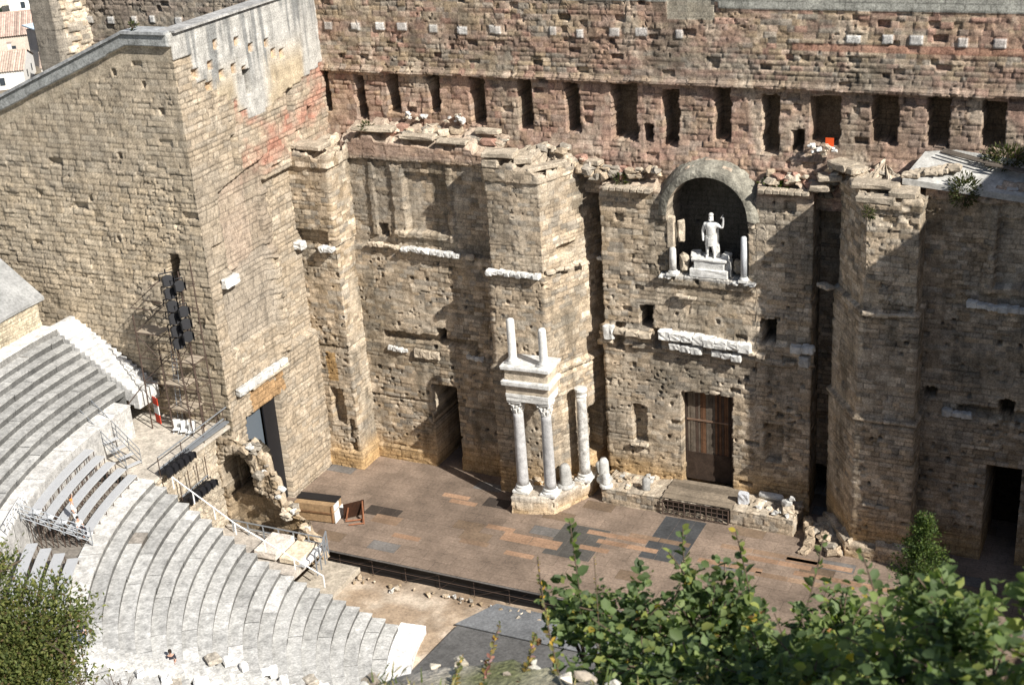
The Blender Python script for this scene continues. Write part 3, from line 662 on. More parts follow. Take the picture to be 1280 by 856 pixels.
# stumps and fragments
def stump(x, y, z, r, h, label, lean=0, base=True, col=WHITE * .8):
    t = thing('column_stump', label, 'column stump', (x, y, z))
    m = MB()
    if base: m.lathe((x, y, z), [(r*1.5, 0), (r*1.55, .12), (r*1.45, .22), (r*1.2, .3)], 14, col, wob=.04)
    m.build('base', MARBLE, t) if base else None
    m = MB(); m.lathe((x, y, z + (.28 if base else 0)), [(r*1.1, 0), (r, .15), (r*.97, h * .6), (r*.9, h * .85), (r*.55, h)], 14, col * .95, rx=lean, wob=.07); m.build('drum', MARBLE, t, True)
stump(-10.45, -3.95, 1.5, .48, 1.7, 'stubby carved column fragment between the joined columns and the lone column', lean=.05, col=WHITE * .62)
stump(-8.0, -1.9, 1.35, .42, 1.7, 'broken column stump with wide round base on the left platform edge')
stump(-7.5, -2.75, 1.35, .36, .9, 'short white stump on a round base at the platform front left corner')
stump(-4.35, -2.2, 1.35, .33, 1.05, 'low grey column drum standing on the platform left of the ramp', base=False, col=WHITE * .55)
stump(-8.9, -.8, 1.4, .3, .9, 'small broken stump behind the lone column', base=False, col=WHITE * .6)
m = MB(); m.block((3.45, -1.9, 1.85), (.85, .45, 1.0), .1, .04, .08, np.array((.5, .51, .53))); tag(m.build('stone_slab', MARBLE), 'grey upright stone slab just right of the boarded ramp', 'stone slab')
m = MB(); m.lathe((5.3, -.6, 1.62), [(.15, -1.0), (.27, -.9), (.3, 0), (.27, .8), (.1, .95)], 12, WHITE * .9, ry=PI / 2 + .03, wob=.06); tag(m.build('fallen_shaft', MARBLE, None, True), 'white broken column shaft lying on the platform by the wall', 'fallen column')
m = MB(); m.block((7.0, -2.1, 1.65), (.9, .8, .7), .3, .06, .1, PALE); m.block((6.9, -2.1, 2.2), (.65, .6, .5), .7, .08, .12, WHITE * .8); m.block((7.25, -2.0, 2.55), (.5, .35, .35), .2, .08, .1, WHITE * .75)
tag(m.build('carved_fragment', MARBLE), 'heap of carved stone fragments on the right end of the platform', 'stone fragments')

# ================================================================== SIDE TOWERS
XT = -32.2; YF = -16.7
def tower_top(us, px):
    return np.where(px > -36, 39.5, 39.5 + (px + 36) * .40) - 0
def f_tower(c):
    X, Y, Z, U = c['X'], c['Y'], c['Z'], c['U']; side = X > XT - .03; front = ~side; Yv = Y
    # front face: lower zone of heavy worn blocks, upper zone tidier
    tint(c, front * .55, np.array((.54, .445, .315))); tint(c, front * sst(0, .3, fbm(U * .3, Z * .3, 91)) * .35, GREY)
    tint(c, front * sst(26, 33, Z) * .3, GREY * 1.2); c['h'] = np.where(front & (Z > 30), c['h'] * .55, c['h'])
    tint(c, front * sst(23, 15, Z + 3 * fbm(X * .2, Z * .2, 4)) * sst(-39, -35, X) * .45, DARK)
    cp = front & (Z > tower_top(0, X) - .95); c['h'] = np.where(cp, .35, c['h']); tint(c, cp * .95, np.array((.30, .31, .30)))
    cp2 = front & (Z > tower_top(0, X) - 2.1) & ~cp; c['h'] = np.where(cp2, .02, c['h']); tint(c, cp2 * .35, np.array((.36, .31, .23)))
    hole = front & (abs(c['wx'] + 35.4 + (c['wz'] - 22) * -.25) < .5) & (c['wz'] > 20.4) & (c['wz'] < 23.2); cut(c, hole, 1.6, DARK * .4, .7)
    for a, z in ((-42, 27), (-38.5, 30.5), (-34, 34), (-47, 27), (-40, 24), (-37.6, 36.6), (-35.2, 35.8)):
        c['h'] = np.where(front & (abs(X - a) < .17) & (abs(Z - z) < .22), -.5, c['h'])
    # side face (towards the stage)
    tint(c, side * .6, np.array((.37, .31, .235)))  # sun contrast evened out in the colour: side lowered, front raised
    st = 36.6 - np.floor((Y + 16.7) / 1.05) * .68 + .45 * (hash2(np.floor((Y + 16.7) / 1.05), Y * 0, 4) - .5) * 2
    st = np.where(Y > -8.5, 31.6 + .55 * np.floor((Y + 8.5) / 1.3) * .5, st); st = np.where(Y < -14.8, 37.6, st)
    conc = side & (Z > st); c['h'] = np.where(conc, .09 + .02 * fbm(U * .5, Z * .5, 9), c['h'])
    cc = mix(np.broadcast_to(np.array((.42, .405, .37)), c['col'].shape), np.array((.42, .345, .24)), sst(-.05, .12, fbm(Y * .25, Z * .12, 12)) * sst(36.8, 34, Z))
    cc = mix(cc, np.array((.21, .21, .20)), sst(-.02, .14, fbm(Y * 1.6, Z * .12, 15)) * sst(33, 36, Z) * .95)
    c['col'] = np.where(conc[..., None], cc, c['col'])
    c['jm'] = np.where(conc | cp | cp2, .3, 1.2)
    for y, z in ((-14.6, 36.2), (-12.9, 36.4), (-11.8, 35.5), (-10.3, 35.6), (-9.1, 35.2), (-7.9, 36.6), (-5.9, 36.5), (-5.2, 35.6), (-13.3, 35.0), (-4.1, 35.3), (-9.5, 37.4), (-12.0, 37.7)):
        m = side & (abs(Y - y) < .3) & (abs(Z - z) < .33); c['h'] = np.where(m, -.28, c['h']); tint(c, m * .7, np.array((.5, .33, .18)))
    rd = side & ~conc & (Z > 27) & (Z < 34.5) & (Y > -10.8 + .5 * fbm(Z, Y, 8)); tint(c, rd * sst(-.2, .22, fbm(Y * .45, Z * .6, 3)) * .75 * (.45 + .9 * c['B']['R'][4]), np.array((.39, .19, .135)))
    for y0, y1, z0, z1 in ((-9.2, -8.4, 33.4, 35.2), (-4.2, -3.3, 30.7, 32.5), (-11.7, -11.1, 28.6, 31), (-1.5, -.9, 29, 30.5)): cut(c, side & rect(c, y0, y1, z0, z1, 'y') if False else side & (Y > y0) & (Y < y1) & (c['wz'] > z0) & (c['wz'] < z1), .8, DARK, .5)
    # two sunken panels with ledges
    p1 = side & (Y > -14.2 + .4 * fbm(Z, Y, 3)) & (Y < -8.2) & (c['wz'] > 20.7) & (c['wz'] < 27.4 + .18 * (Y + 14)); c['h'] = np.where(p1, -.38 + c['h'] * .3, c['h']); tint(c, p1 * (.5 + .8 * fbm(Y * .5, Z * .5, 3)), np.array((.40, .31, .24))); tint(c, (p1 & (Y > -10.6)) * .45, DARK * 1.3)
    p2 = side & (Y > -15.3) & (Y < -9.0) & (c['wz'] > 15.2) & (c['wz'] < 21.0 + .12 * (Y + 15)); c['h'] = np.where(p2, -.38 + c['h'] * .2, c['h']); tint(c, p2 * .65, np.array((.31, .27, .22)))
    led = side & (Z > 20.5) & (Z < 21.3) & (Y < -8) & (Y > -15.2) & ~p2; proud(c, led, .25)
    tint(c, side & (Z > 9.5) & (Z < 11.6) & (fbm(Y * .4, Z * .4, 31) > .0) & (Y < -9), np.array((.36, .23, .12)) )
    # ruined inner edge where the tower meets the stage wall
    edge = side & (Z < 26.5) & (Z > 12.5) & (Y > -8.2 + .09 * np.maximum(Z - 12, 0) * 0 + 1.0 * fbm(Z * .4, Z * 0, 61)); c['h'] = np.where(edge, c['h'] - .55, c['h'])
    strip = side & (Y > -9.3) & (Y < -7.9) & (Z < 26) & (Z > 12.5); c['h'] = np.where(strip, c['h'] + .35 + .3 * (c['B']['R'][2] - .5), c['h'])
    cut(c, side & (Y > -15.0) & (Y < -10.6) & (Z > -1) & (Z < 9.5), 2.2, DARK * .2, .9)  # shade inside the tower doorway put into the colour
    jm = side & (Y > -10.6) & (Y < -9.6) & (Z < 9.5); c['h'] = np.where(jm, c['h'] + .12, c['h'])
def build_tower(s):
    t = thing('side_tower', 'tall left side tower of coursed stone with a grey concrete coping and patch' if s > 0 else 'right side tower of coursed stone closing the far end of the stage, shortened to shape its shadow', 'tower', (s * -40, -8, 0))
    if s > 0:
        sheet('tower_wall', [(-64, YF), (XT, YF), (XT, UW + .2)], 0, tower_top, t, f_tower, seed=71, zlo=.8, ch=(.32, .5), cl=(.45, 1.35), capD=1.1, cap_n=.03, off=.055, tilt=.03, gd=.055, gw=.07, holes=.012, rough=.05,
              pal=[TAN * .92, BROWN * 1.05, GREY, PALE], pw=[.5, .2, .2, .1])
    else:
        sheet('tower_wall', [(-XT, UW + .2), (-XT, -12.2), (60, -12.2)], 0, 39, t, None, seed=73, res=.3, capD=1.1, cap_n=.05)  # out of view; depth cut short to shape the shadow it casts
    m = MB(); x0, x1 = ((-63, XT - 1.0) if s > 0 else (-XT + 1.0, 59)); m.box(((x0 + x1) / 2, -7, 21), (x1 - x0, 16 if s > 0 else 9, .4), col=GREY); m.build('inner_floor', STONE, t)
    if s > 0:
        m = MB()   # overhanging coping stones along the slope
        def tp(x): return 39.5 if x > -36 else 39.5 + (x + 36) * .4
        xs = [-64 + k * 1.27 for k in range(26)]
        for a, b in zip(xs, xs[1:]):
            b = min(b, XT + .3); mid = (a + b) / 2; sl = math.atan(.4) if mid < -36 else 0
            m.box((mid, YF + .35, tp(mid) + .03), ((b - a) / math.cos(sl) - .02, 1.75, .2), ry=-sl, col=np.array((.33, .335, .33)) * rnd.uniform(.85, 1.1))
        for k in range(14):
            m.box((XT - .35, YF + .7 + k * 1.25, 39.55), (1.5, 1.22, .16), col=np.array((.36, .35, .33)) * rnd.uniform(.85, 1.1))
        m.build('coping', SEAT, t)
        m = MB(); [m.block((XT + .2, -15.2 + 1.1 * k, 11.95), (.5, 1.08, .6 + rnd.uniform(-.1, .1)), 0, .04, .08, WHITE * rnd.uniform(.8, .95)) for k in range(6)]; m.block((XT + .22, -11.5, 11.55), (.35, 5, .3), 0, .04, .08, PALE)
        m.block((XT + .25, -14.6, 20.7), (.55, 1.7, .75), 0, .04, .08, WHITE); m.each('marble_block', MARBLE, t)
        m = MB(); m.box((XT - .8, -13.6, 4.6), (.12, 2.7, 9.4), col=(.1, .1, .1)); d = m.build('door', GREYDOOR, t)
        m = MB(); m.box((XT - .5, -11.42, 4.8), (.12, 1.6, 9.4), col=(.02, .02, .02)); m.build('door_gap_shade', BLACK, t)  # added black sheet standing in for shade in the gap beside the door
    return t
build_tower(1); build_tower(-1)

# ================================================================== STATUE IN THE NICHE
def skin_mesh(name, joints, bones, mat, parent, sub=2, loc=(0, 0, 0), sc=1, rz=0):
    """one continuous surface grown over a skeleton"""
    me = bpy.data.meshes.new(name)
    nm = list(joints); ix = {n: i for i, n in enumerate(nm)}
    me.from_pydata([joints[n][0] for n in nm], [(ix[a], ix[b]) for a, b in bones], [])
    o = bpy.data.objects.new(name, me); COL.objects.link(o)
    o.modifiers.new('s', 'SKIN'); 
    sv = me.skin_vertices[0].data
    for i, n in enumerate(nm):
        r = joints[n][1]; r = r if isinstance(r, tuple) else (r, r); sv[i].radius = r; sv[i].use_root = (i == 0)
    ss = o.modifiers.new('d', 'SUBSURF'); ss.levels = sub; ss.render_levels = sub
    dg = bpy.context.evaluated_depsgraph_get(); dg.update()
    m2 = bpy.data.meshes.new_from_object(o.evaluated_get(dg)); bpy.data.objects.remove(o); bpy.data.meshes.remove(me)
    M = Matrix.Translation(Vector(loc)) @ Matrix.Rotation(rz, 4, 'Z') @ Matrix.Scale(sc, 4)
    m2.transform(M); m2.name = name; m2.materials.clear()
    at = m2.attributes.new('Col', 'FLOAT_COLOR', 'POINT'); at.data.foreach_set('color', np.tile(np.array((.74, .73, .70, 1), np.float32), len(m2.vertices)))
    m2.polygons.foreach_set('use_smooth', np.ones(len(m2.polygons), bool))
    return link(name, m2, mat, parent)
ST = thing('statue', 'white marble statue of a cuirassed man with a raised arm in the arched niche', 'statue', (.3, .5, 18.85))
m = MB()
m.block((.25, .75, 19.15), (2.9, 1.7, .62), 0, .02, .04, WHITE); m.block((.25, .75, 19.75), (2.3, 1.35, .7), 0, .02, .04, WHITE * .97)
m.block((.25, .75, 20.15), (2.7, 1.5, .18), 0, .02, .04, WHITE); m.block((-1.0, .95, 20.1), (.8, .8, .75), .2, .06, .1, WHITE * .95); m.block((1.35, 1.0, 20.15), (.6, .7, .8), -.2, .08, .12, WHITE * .95); m.block((1.5, .9, 19.4), (.5, .9, 1.3), .1, .04, .08, WHITE * .9)
m.build('plinth', MARBLE, ST)
J = dict(pel=((0,0,1.62),(.30,.22)), wai=((0,-.01,1.95),(.27,.21)), che=((.01,-.02,2.42),(.36,.25)), nec=((.02,-.01,2.82),(.13,.13)), hd1=((.03,-.03,2.98),(.15,.17)), hd2=((.04,-.03,3.28),(.15,.18)), hd3=((.04,-.01,3.42),(.08,.1)),
  shl=((-.40,0,2.62),.15), ell=((-.56,.02,2.02),.115), wrl=((-.50,-.14,1.52),.085), hal=((-.48,-.2,1.32),.07),
  shr=((.42,0,2.62),.15), elr=((.82,-.02,2.42),.11), wrr=((.90,-.06,2.98),.085), har=((.90,-.08,3.2),.085), fgr=((.86,-.1,3.32),.05),
  hpl=((-.19,0,1.45),.21), knl=((-.23,-.06,.82),.13), anl=((-.24,.02,.16),.085), tol=((-.28,-.26,.06),.07),
  hpr=((.19,0,1.45),.21), knr=((.22,-.14,.84),.13), anr=((.26,.0,.16),.085), tor=((.32,-.26,.06),.07))
BN = [('pel','wai'),('wai','che'),('che','nec'),('nec','hd1'),('hd1','hd2'),('hd2','hd3'),('che','shl'),('shl','ell'),('ell','wrl'),('wrl','hal'),('che','shr'),('shr','elr'),('elr','wrr'),('wrr','har'),('har','fgr'),('pel','hpl'),('hpl','knl'),('knl','anl'),('anl','tol'),('pel','hpr'),('hpr','knr'),('knr','anr'),('anr','tor')]
SL = (.28, .55, 20.24); J = {k: ((v[0][0] * 1.12, v[0][1], v[0][2]), tuple(q * 1.12 for q in v[1]) if isinstance(v[1], tuple) else v[1] * 1.15) for k, v in J.items()}
skin_mesh('body', J, BN, MARBLE, ST, 2, SL, .98)
m = MB(); x, y, z = SL     # skirt of straps, breastplate edge, cloak, support
n = 20
for k in range(n):
    a = 2 * PI * k / n
    m.box((x + .40 * math.cos(a), y + .31 * math.sin(a), z + 1.28), (.125, .07, .62), rz=a + PI / 2, jit=.012, col=WHITE)
    m.box((x + .36 * math.cos(a + .15), y + .27 * math.sin(a + .15), z + 1.62), (.12, .06, .2), rz=a + PI / 2, jit=.01, col=WHITE)
m.build('strap_skirt', MARBLE, ST)
m = MB(); m.lathe((x, y, z + 1.72), [(.34, 0), (.37, .06), (.36, .35), (.42, .7), (.40, .9), (.2, 1.0)], 16, WHITE * 1.0)
for v in range(len(m.v)):
    p = m.v[v]; m.v[v] = (p[0], y + (p[1] - y) * .74, p[2])
m.build('breastplate', MARBLE, ST, True)
m = MB(); m.block((x + .42, y + .22, z + .5), (.34, .34, 1.0), .2, .03, .06, WHITE * .95); m.block((x + .36, y + .3, z + 1.8), (.3, .16, 1.7), .1, .04, .06, WHITE * .95); m.build('cloak_support', MARBLE, ST)
m = MB(); m.lathe((x + .03, y + .0, z + 3.28), [(.17, -.05), (.19, .02), (.17, .1), (.08, .17)], 14, WHITE * .9); m.box((x + .03, y - .19, z + 3.1), (.05, .06, .09), col=WHITE); m.build('hair', MARBLE, ST, True)
m = MB(); m.tube((x + .80, y - .12, z + 3.12), (x + .98, y - .1, z + 3.42), .03, 6, col=WHITE); m.build('baton', MARBLE, ST)
def colonette(px, py, h, r, label, col):
    t = thing('colonnette', label, 'column', (px, py, 18.9)); m = MB()
    m.box((px, py, 18.97), (r * 3, r * 3, .16), col=WHITE); m.lathe((px, py, 19.05), [(r*1.5, 0), (r*1.35, .12), (r*1.05, .22)], 14, WHITE); m.build('base', MARBLE, t)
    m = MB(); m.lathe((px, py, 19.25), [(r, 0), (r*.97, h * .6), (r*.92, h - .1), (r*.6, h)], 14, col, wob=.03); m.build('shaft', MARBLE, t, True)
colonette(-2.45, -.15, 1.75, .27, 'short round-topped white column stub at the left jamb of the niche', WHITE)
colonette(3.0, -.2, 3.1, .23, 'slender grey-white column at the right jamb of the niche', np.array((.56, .58, .60)))
m = MB(); m.block((-2.65, .2, 22.1), (.55, .5, 2.4), 0, .03, .06, PALE); m.block((-1.9, .3, 22.2), (.5, .3, 1.7), .5, .06, .1, PALE * .8); m.block((-1.75, .5, 19.7), (.6, .6, 1.3), .4, .1, .15, PALE * .7); m.block((2.3,.9,19.6),(.7,.6,1.0),.3,.1,.15,PALE*.6)
m.build('niche_pilaster', STONE, WALL)
m = MB(); m.box((8.75, .95, 29.35), (.58, .03, .6), col=(1, .2, .05)); tag(m.build('notice_board', ORANGE), 'small bright orange notice standing in a slot of the upper wall', 'notice')

# ================================================================== STAGE, ORCHESTRA
STG = thing('stage', 'wide boarded stage of grey brown panels with scattered orange boards', 'stage', (0, -8, 0))
V = []; F = []; Cc = []
sr = random.Random(5)
def panel(x0, x1, y0, y1, z, c):
    n = len(V); g = .007
    V.extend([(x0+g, y0+g, z), (x1-g, y0+g, z), (x1-g, y1-g, z), (x0+g, y1-g, z)]); F.append((n, n+1, n+2, n+3)); Cc.append(np.clip(c, 0, 1))
y = -16.5; row = 0
GB = np.array((.205, .155, .118))
while y < 3.8:
    h = 1.22; x = -33.4 + (row * 1.22) % 2.44
    zone_r = sr.random()
    while x < 33.4:
        w = 2.44; cx = x + w / 2
        big = vn(np.array([cx / 5.5]), np.array([y / 3.5]), 77)[0]; t = sr.random()
        c = GB * (.74 + .45 * big) * sr.uniform(.95, 1.05)
        if t < .0: c = np.array((.26, .135, .06)) * sr.uniform(.8, 1.2)
        elif t < .04: c = np.array((.175, .125, .085)) * sr.uniform(.8, 1.1)
        elif t < .045: c = np.array((.08, .055, .05))
        elif t < .075: c = np.array((.15, .14, .13))
        panel(x, x + w, y, y + h, 0, c); x += w
    y += h; row += 1
for (x0, x1, y0, y1, c) in ((-2.3, 1.0, -9.6, -3.4, (.062, .064, .066)), (-9.3, -5.5, -11.5, -6.9, (.085, .08, .072)), (-16.8, -14.6, -6.6, -5.2, (.05, .04, .033)), (-25.4, -22.4, -10.8, -9.4, (.05, .04, .033))):
    xx = x0
    while xx < x1 - .01: panel(xx, min(xx + 1.22, x1), y0, y1, .004, np.array(c) * sr.uniform(.9, 1.1)); xx += 1.22
# orange boards in clusters, as laid
for (x0, y0, n, m_, c) in ((-20.6,-6.3,1,1,0),(-15.0,-9.6,1,1,0),(-13.2,-10.8,2,2,0),(-21.4,-13.2,1,1,0),(-24.2,-11.7,1,2,1),(-19.6,-7.0,1,1,0),(-12.0,-12.6,1,1,0),(-7.2,-7.8,2,1,0),(-6,-8.8,2,1,0),(-4.0,-7.2,2,1,1),(-7.0,-10.0,1,1,0),(3.0,-6.4,3,1,1),(5.2,-7.3,2,1,0),(8.0,-6.6,2,1,0),(2,-8.8,2,1,0),(6.4,-9.2,2,1,1),(9,-8.2,3,1,0),(-16,-12.2,1,1,1)):
    for i in range(n):
        for j in range(m_): panel(x0 + i * 2.44, x0 + i * 2.44 + 2.4, y0 + j * .61, y0 + j * .61 + .6, .008, np.array((.285, .18, .115) if c == 0 else (.22, .15, .10)) * sr.uniform(.85, 1.15))
link('floor_boards', mesh_np('floor_boards', V, F, np.array(Cc), 'FACE'), WOOD, STG)
m = MB(); m.box((0, -6.2, -.2), (66.6, 20.2, .36), col=(.03, .027, .024)); m.build('deck', WOOD, STG)
m = MB(); m.box((0, -16.56, -.05), (66.6, .05, .09), col=(.16, .15, .14)); m.build('edge_strip', WOOD, STG)
m = MB(); m.box((0, -16.0, -1.0), (66, .1, 1.5), col=(.01, .01, .01)); m.build('back_drape', BLACK, STG)
m = MB()
for k in range(23):
    x = -33 + k * 2.9; m.tube((x, -16.25, -1.7), (x, -16.25, -.3), .025, 5)
    m.tube((x, -16.25, -1.6), (x + 2.9, -16.3, -.4) if k % 2 else (x + 1.6, -16.1, -.4), .018, 4)
m.tube((-33, -16.3, -.9), (33, -16.3, -.9), .025, 4); m.build('under_frame', RUST, STG)

def ground(name, x0, x1, y0, y1, z, res, colf, amp=.05, seed=3, mat=EARTH):
    nx = int((x1 - x0) / res); ny = int((y1 - y0) / res)
    X, Y = np.meshgrid(np.linspace(x0, x1, nx + 1), np.linspace(y0, y1, ny + 1), indexing='ij')
    Z = z + amp * fbm(X * .8, Y * .8, seed)
    idx = np.arange((nx + 1) * (ny + 1)).reshape(nx + 1, ny + 1)
    F = np.stack([idx[:-1, :-1], idx[1:, :-1], idx[1:, 1:], idx[:-1, 1:]], -1).reshape(-1, 4)
    o = link(name, mesh_np(name, np.stack([X, Y, Z], -1).reshape(-1, 3), F, colf(X, Y).reshape(-1, 3)), mat); tag(o, kind='structure'); return o
def orch_col(X, Y):
    c = np.broadcast_to(np.array((.33, .25, .175)), X.shape + (3,)).copy()
    c = mix(c, np.array((.50, .42, .33)), sst(-.05, .2, fbm(X * .4, Y * .4, 6))); c = mix(c, np.array((.2, .14, .09)), sst(-18.2, -16.8, Y) * .6)
    return c
ground('orchestra_floor', -31, 31, -37, -15.4, -1.72, .35, orch_col, .1)
# dark dance-floor sheets laid over the orchestra
def flat_poly(name, poly, z, th, mat, col, label, cat):
    m = MB(); m.prism(poly, z - th, z, col); return tag(m.build(name, mat), label, cat)
flat_poly('floor_mat', [(-12.1 + 0, -20.2)] + [(14.0 * math.cos(a), -20 + 14.0 * math.sin(a)) for a in np.linspace(R_(206), R_(334), 40)] + [(12.2, -20.2)], -1.48, .06, WOOD, np.array((.105, .103, .10)), 'dark grey half round floor covering filling the orchestra', 'floor covering')
flat_poly('floor_panel', [(-12.3, -20.1), (12.2, -20.1), (12.2, -16.9), (-10.6, -16.8)], -1.43, .08, WOOD, np.array((.16, .165, .17)), 'blue grey rectangular floor panel between the orchestra and the stage edge', 'floor panel')

# ================================================================== SEATING
YC = -20.0
SEATS = thing('stone_seating', 'curved bank of bleached grey stone seat rows rising from the orchestra', 'seating', (0, -30, -1.5))
def ring(name, r0, r1, z, a0, a1, zr, parent, col, jit=.02, bw=(1.2, 3.2), seed=0, nose=.07, mat=None, gapy=None, endz=-2, risercol=.33, lip=.10, cut_=None):
    """one step: tread z between r0 and r1 made of blocks, riser down to zr at r0 with a projecting nosing"""
    rr = random.Random(seed * 7 + 1); V = []; F = []; C = []
    def P(r, a, zz): return (r * math.cos(a), YC + r * math.sin(a), zz)
    a = a0
    def q(p, c): n = len(V); V.extend(p); F.append(tuple(range(n, n + len(p)))); C.append(c)
    while a < a1 - 1e-4:
        da = rr.uniform(*bw) / r0; b = min(a + da, a1)
        if a1 - b < .3 / r0: b = a1
        dz = rr.uniform(-jit, jit); dr = rr.uniform(-jit, jit)
        t = rr.random(); base = np.array(col) * rr.uniform(.94, 1.06)
        big = float(vn(np.array([a * r0 / 5]), np.array([r0 / 2.5]), 5)[0]); base = base * (.82 + .34 * big)
        if t < .02: base = np.array((.58, .57, .545))
        elif t < .028: base = np.array((.30, .27, .235))
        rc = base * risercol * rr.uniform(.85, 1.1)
        ns = max(1, int((b - a) * r0 / .5)); g = .004 / r0
        for k in range(ns):
            a_ = a + (b - a) * k / ns + (g if k == 0 else 0); b_ = a + (b - a) * (k + 1) / ns - (g if k == ns - 1 else 0)
            zt = z + dz; f = r0 + dr
            q([P(f, a_, zt), P(r1 + .1, a_, zt), P(r1 + .1, b_, zt), P(f, b_, zt)], base)
            q([P(f, b_, zt), P(f, b_, zt - lip), P(f, a_, zt - lip), P(f, a_, zt)], base * .9)
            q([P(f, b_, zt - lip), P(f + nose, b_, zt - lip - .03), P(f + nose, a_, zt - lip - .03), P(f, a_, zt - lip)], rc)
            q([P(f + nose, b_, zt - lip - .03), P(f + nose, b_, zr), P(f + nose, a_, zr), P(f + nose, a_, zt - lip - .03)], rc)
        a = b
    for aa, s in ((a0, 1), (a1, -1)):
        p = [P(r0 + nose, aa, endz), P(r1 + nose, aa, endz), P(r1 + nose, aa, z - .02), P(r0 + nose, aa, z - .02)]
        q(p if s > 0 else p[::-1], np.array(col) * .72)
    return link(name, mesh_np(name, V, F, np.array(C), 'FACE'), mat or SEAT, parent)
LIME = np.array((.43, .425, .405))
def aend(r, ye): return PI + math.asin(min(.99, (YC - ye) / r))
NR0, DR, DZ = 15.6, .875, .506
for k in range(20):
    r = NR0 + DR * k; z = -.52 + DZ * k; ye = -22.75 - 2.65 * min(1, k / 9)
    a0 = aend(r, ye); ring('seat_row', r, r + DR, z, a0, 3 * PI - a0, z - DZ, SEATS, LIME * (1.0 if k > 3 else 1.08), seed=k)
ring('orchestra_kerb', 13.95, 15.75, -1.02, aend(14.2, -21.6), 3 * PI - aend(14.2, -21.6), -1.75, SEATS, np.array((.76, .75, .73)), seed=50, nose=.02, risercol=.8, bw=(1.5, 2.6), jit=.008)
rW = NR0 + DR * 20
a0 = aend(rW, -25.4)
ring('walkway', rW, rW + 1.35, 9.6, a0 - .01, 3 * PI - a0, 9.6 - DZ, SEATS, np.array((.58, .565, .53)), seed=51, jit=.01, bw=(1.6, 2.8))
ring('walkway_back', rW + 1.3, 38.4, 9.35, aend(36, -26.6), 3 * PI - aend(36, -26.6), 9.3, SEATS, np.array((.2, .18, .155)), seed=52, lip=.01, nose=.0)
ring('podium', 38.3, 39.8, 12.3, aend(38.3, -20.6), 3 * PI - aend(38.3, -20.6), 9.3, SEATS, np.array((.56, .545, .515)), seed=53, bw=(1.5, 2.6), risercol=.75)
for j in range(8):
    r = 39.75 + .74 * j; z = 12.82 + .53 * j; a0 = aend(r, -19.35)
    ring('seat_row', r, r + .74, z, a0, 3 * PI - a0, z - .53, SEATS, LIME * .86, seed=60 + j, endz=9, jit=.03)
ring('top_walkway', 45.67, 47.2, 17.1, aend(45.67, -19.0), 3 * PI - aend(45.67, -19.0), 16.5, SEATS, np.array((.6, .585, .55)), seed=71, jit=.01, endz=9)
# white stairs along the tower foot
m = MB()
for k in range(17):
    x = -38.9 - k * .46; m.box((x - 3.6, -18.15, 12.6 + .275 * k - .3), (7.6, 2.35, .62), col=np.array((.54, .53, .50)) * rnd.uniform(.9, 1.05)) if False else m.box((x, -18.1 + .02 * k, 12.55 + .28 * k - .6), (.5, 2.45, 1.25), jit=.02, col=np.array((.62, .61, .585)) * rnd.uniform(.85, 1.05))
m.build('stairs', SEAT, SEATS)
# radial stairs through the lower bank
m = MB()
for k in range(-1, 41):
    r = NR0 + DR * k / 2; z = -.52 + DZ * (k + .0) / 2 + .13; a = R_(226.2)
    m.box((r * math.cos(a), YC + r * math.sin(a), z - .2), (.5, 1.35, .55), rz=a, jit=.03, col=np.array((.56, .55, .52)) * rnd.uniform(.92, 1.03))
    if rnd.random() < .55:
        off = rnd.choice((-1, 1)) * rnd.uniform(.9, 2.1); m.block((r * math.cos(a) - off * math.sin(a), YC + r * math.sin(a) + off * math.cos(a), z + .02), (rnd.uniform(.4, .9), rnd.uniform(.5, 1.2), rnd.uniform(.15, .4)), a + rnd.uniform(-.2, .2), .04, .08, np.array((.8, .79, .76)) if rnd.random() < .7 else np.array((.4, .36, .3)))
m.build('stairs', SEAT, SEATS)
# outer gallery wall behind the top walkway with its grey roof
GAL = thing('gallery', 'pale rubble gallery wall with a sloping grey slab roof behind the top seats', 'gallery', (-45, -30, 17))
pts = [(47.1 * math.cos(a), YC + 47.1 * math.sin(a)) for a in np.linspace(R_(233), R_(178.9), 40)]
sheet('gallery_wall', pts, 16.6, 19.2, GAL, lambda c: tint(c, .6 + 0 * c['Z'], np.array((.56, .49, .36))), seed=81, ch=(.16, .3), cl=(.25, .6), off=.04, gd=.04, capD=.8, back=False)
m = MB(); A = np.linspace(R_(233), R_(178.2), 24)
for a, b in zip(A, A[1:]):
    P_ = lambda r, t, z: (r * math.cos(t), YC + r * math.sin(t), z)
    c = np.array((.27, .27, .262)) * rnd.uniform(.93, 1.07)
    m.add([P_(46.9, a, 19.35), P_(46.9, b, 19.35), P_(52.6, b, 23.4), P_(52.6, a, 23.4), P_(46.9, a, 19.1), P_(46.9, b, 19.1), P_(52.6, b, 16), P_(52.6, a, 16)], [(0, 3, 2, 1), (0, 1, 5, 4), (3, 7, 6, 2), (0, 4, 7, 3), (1, 2, 6, 5)], c)
m.build('slab_roof', mat_attr('lead_grey', sc=(.8, 5), amp=(.3, .25), bump=.3), GAL)

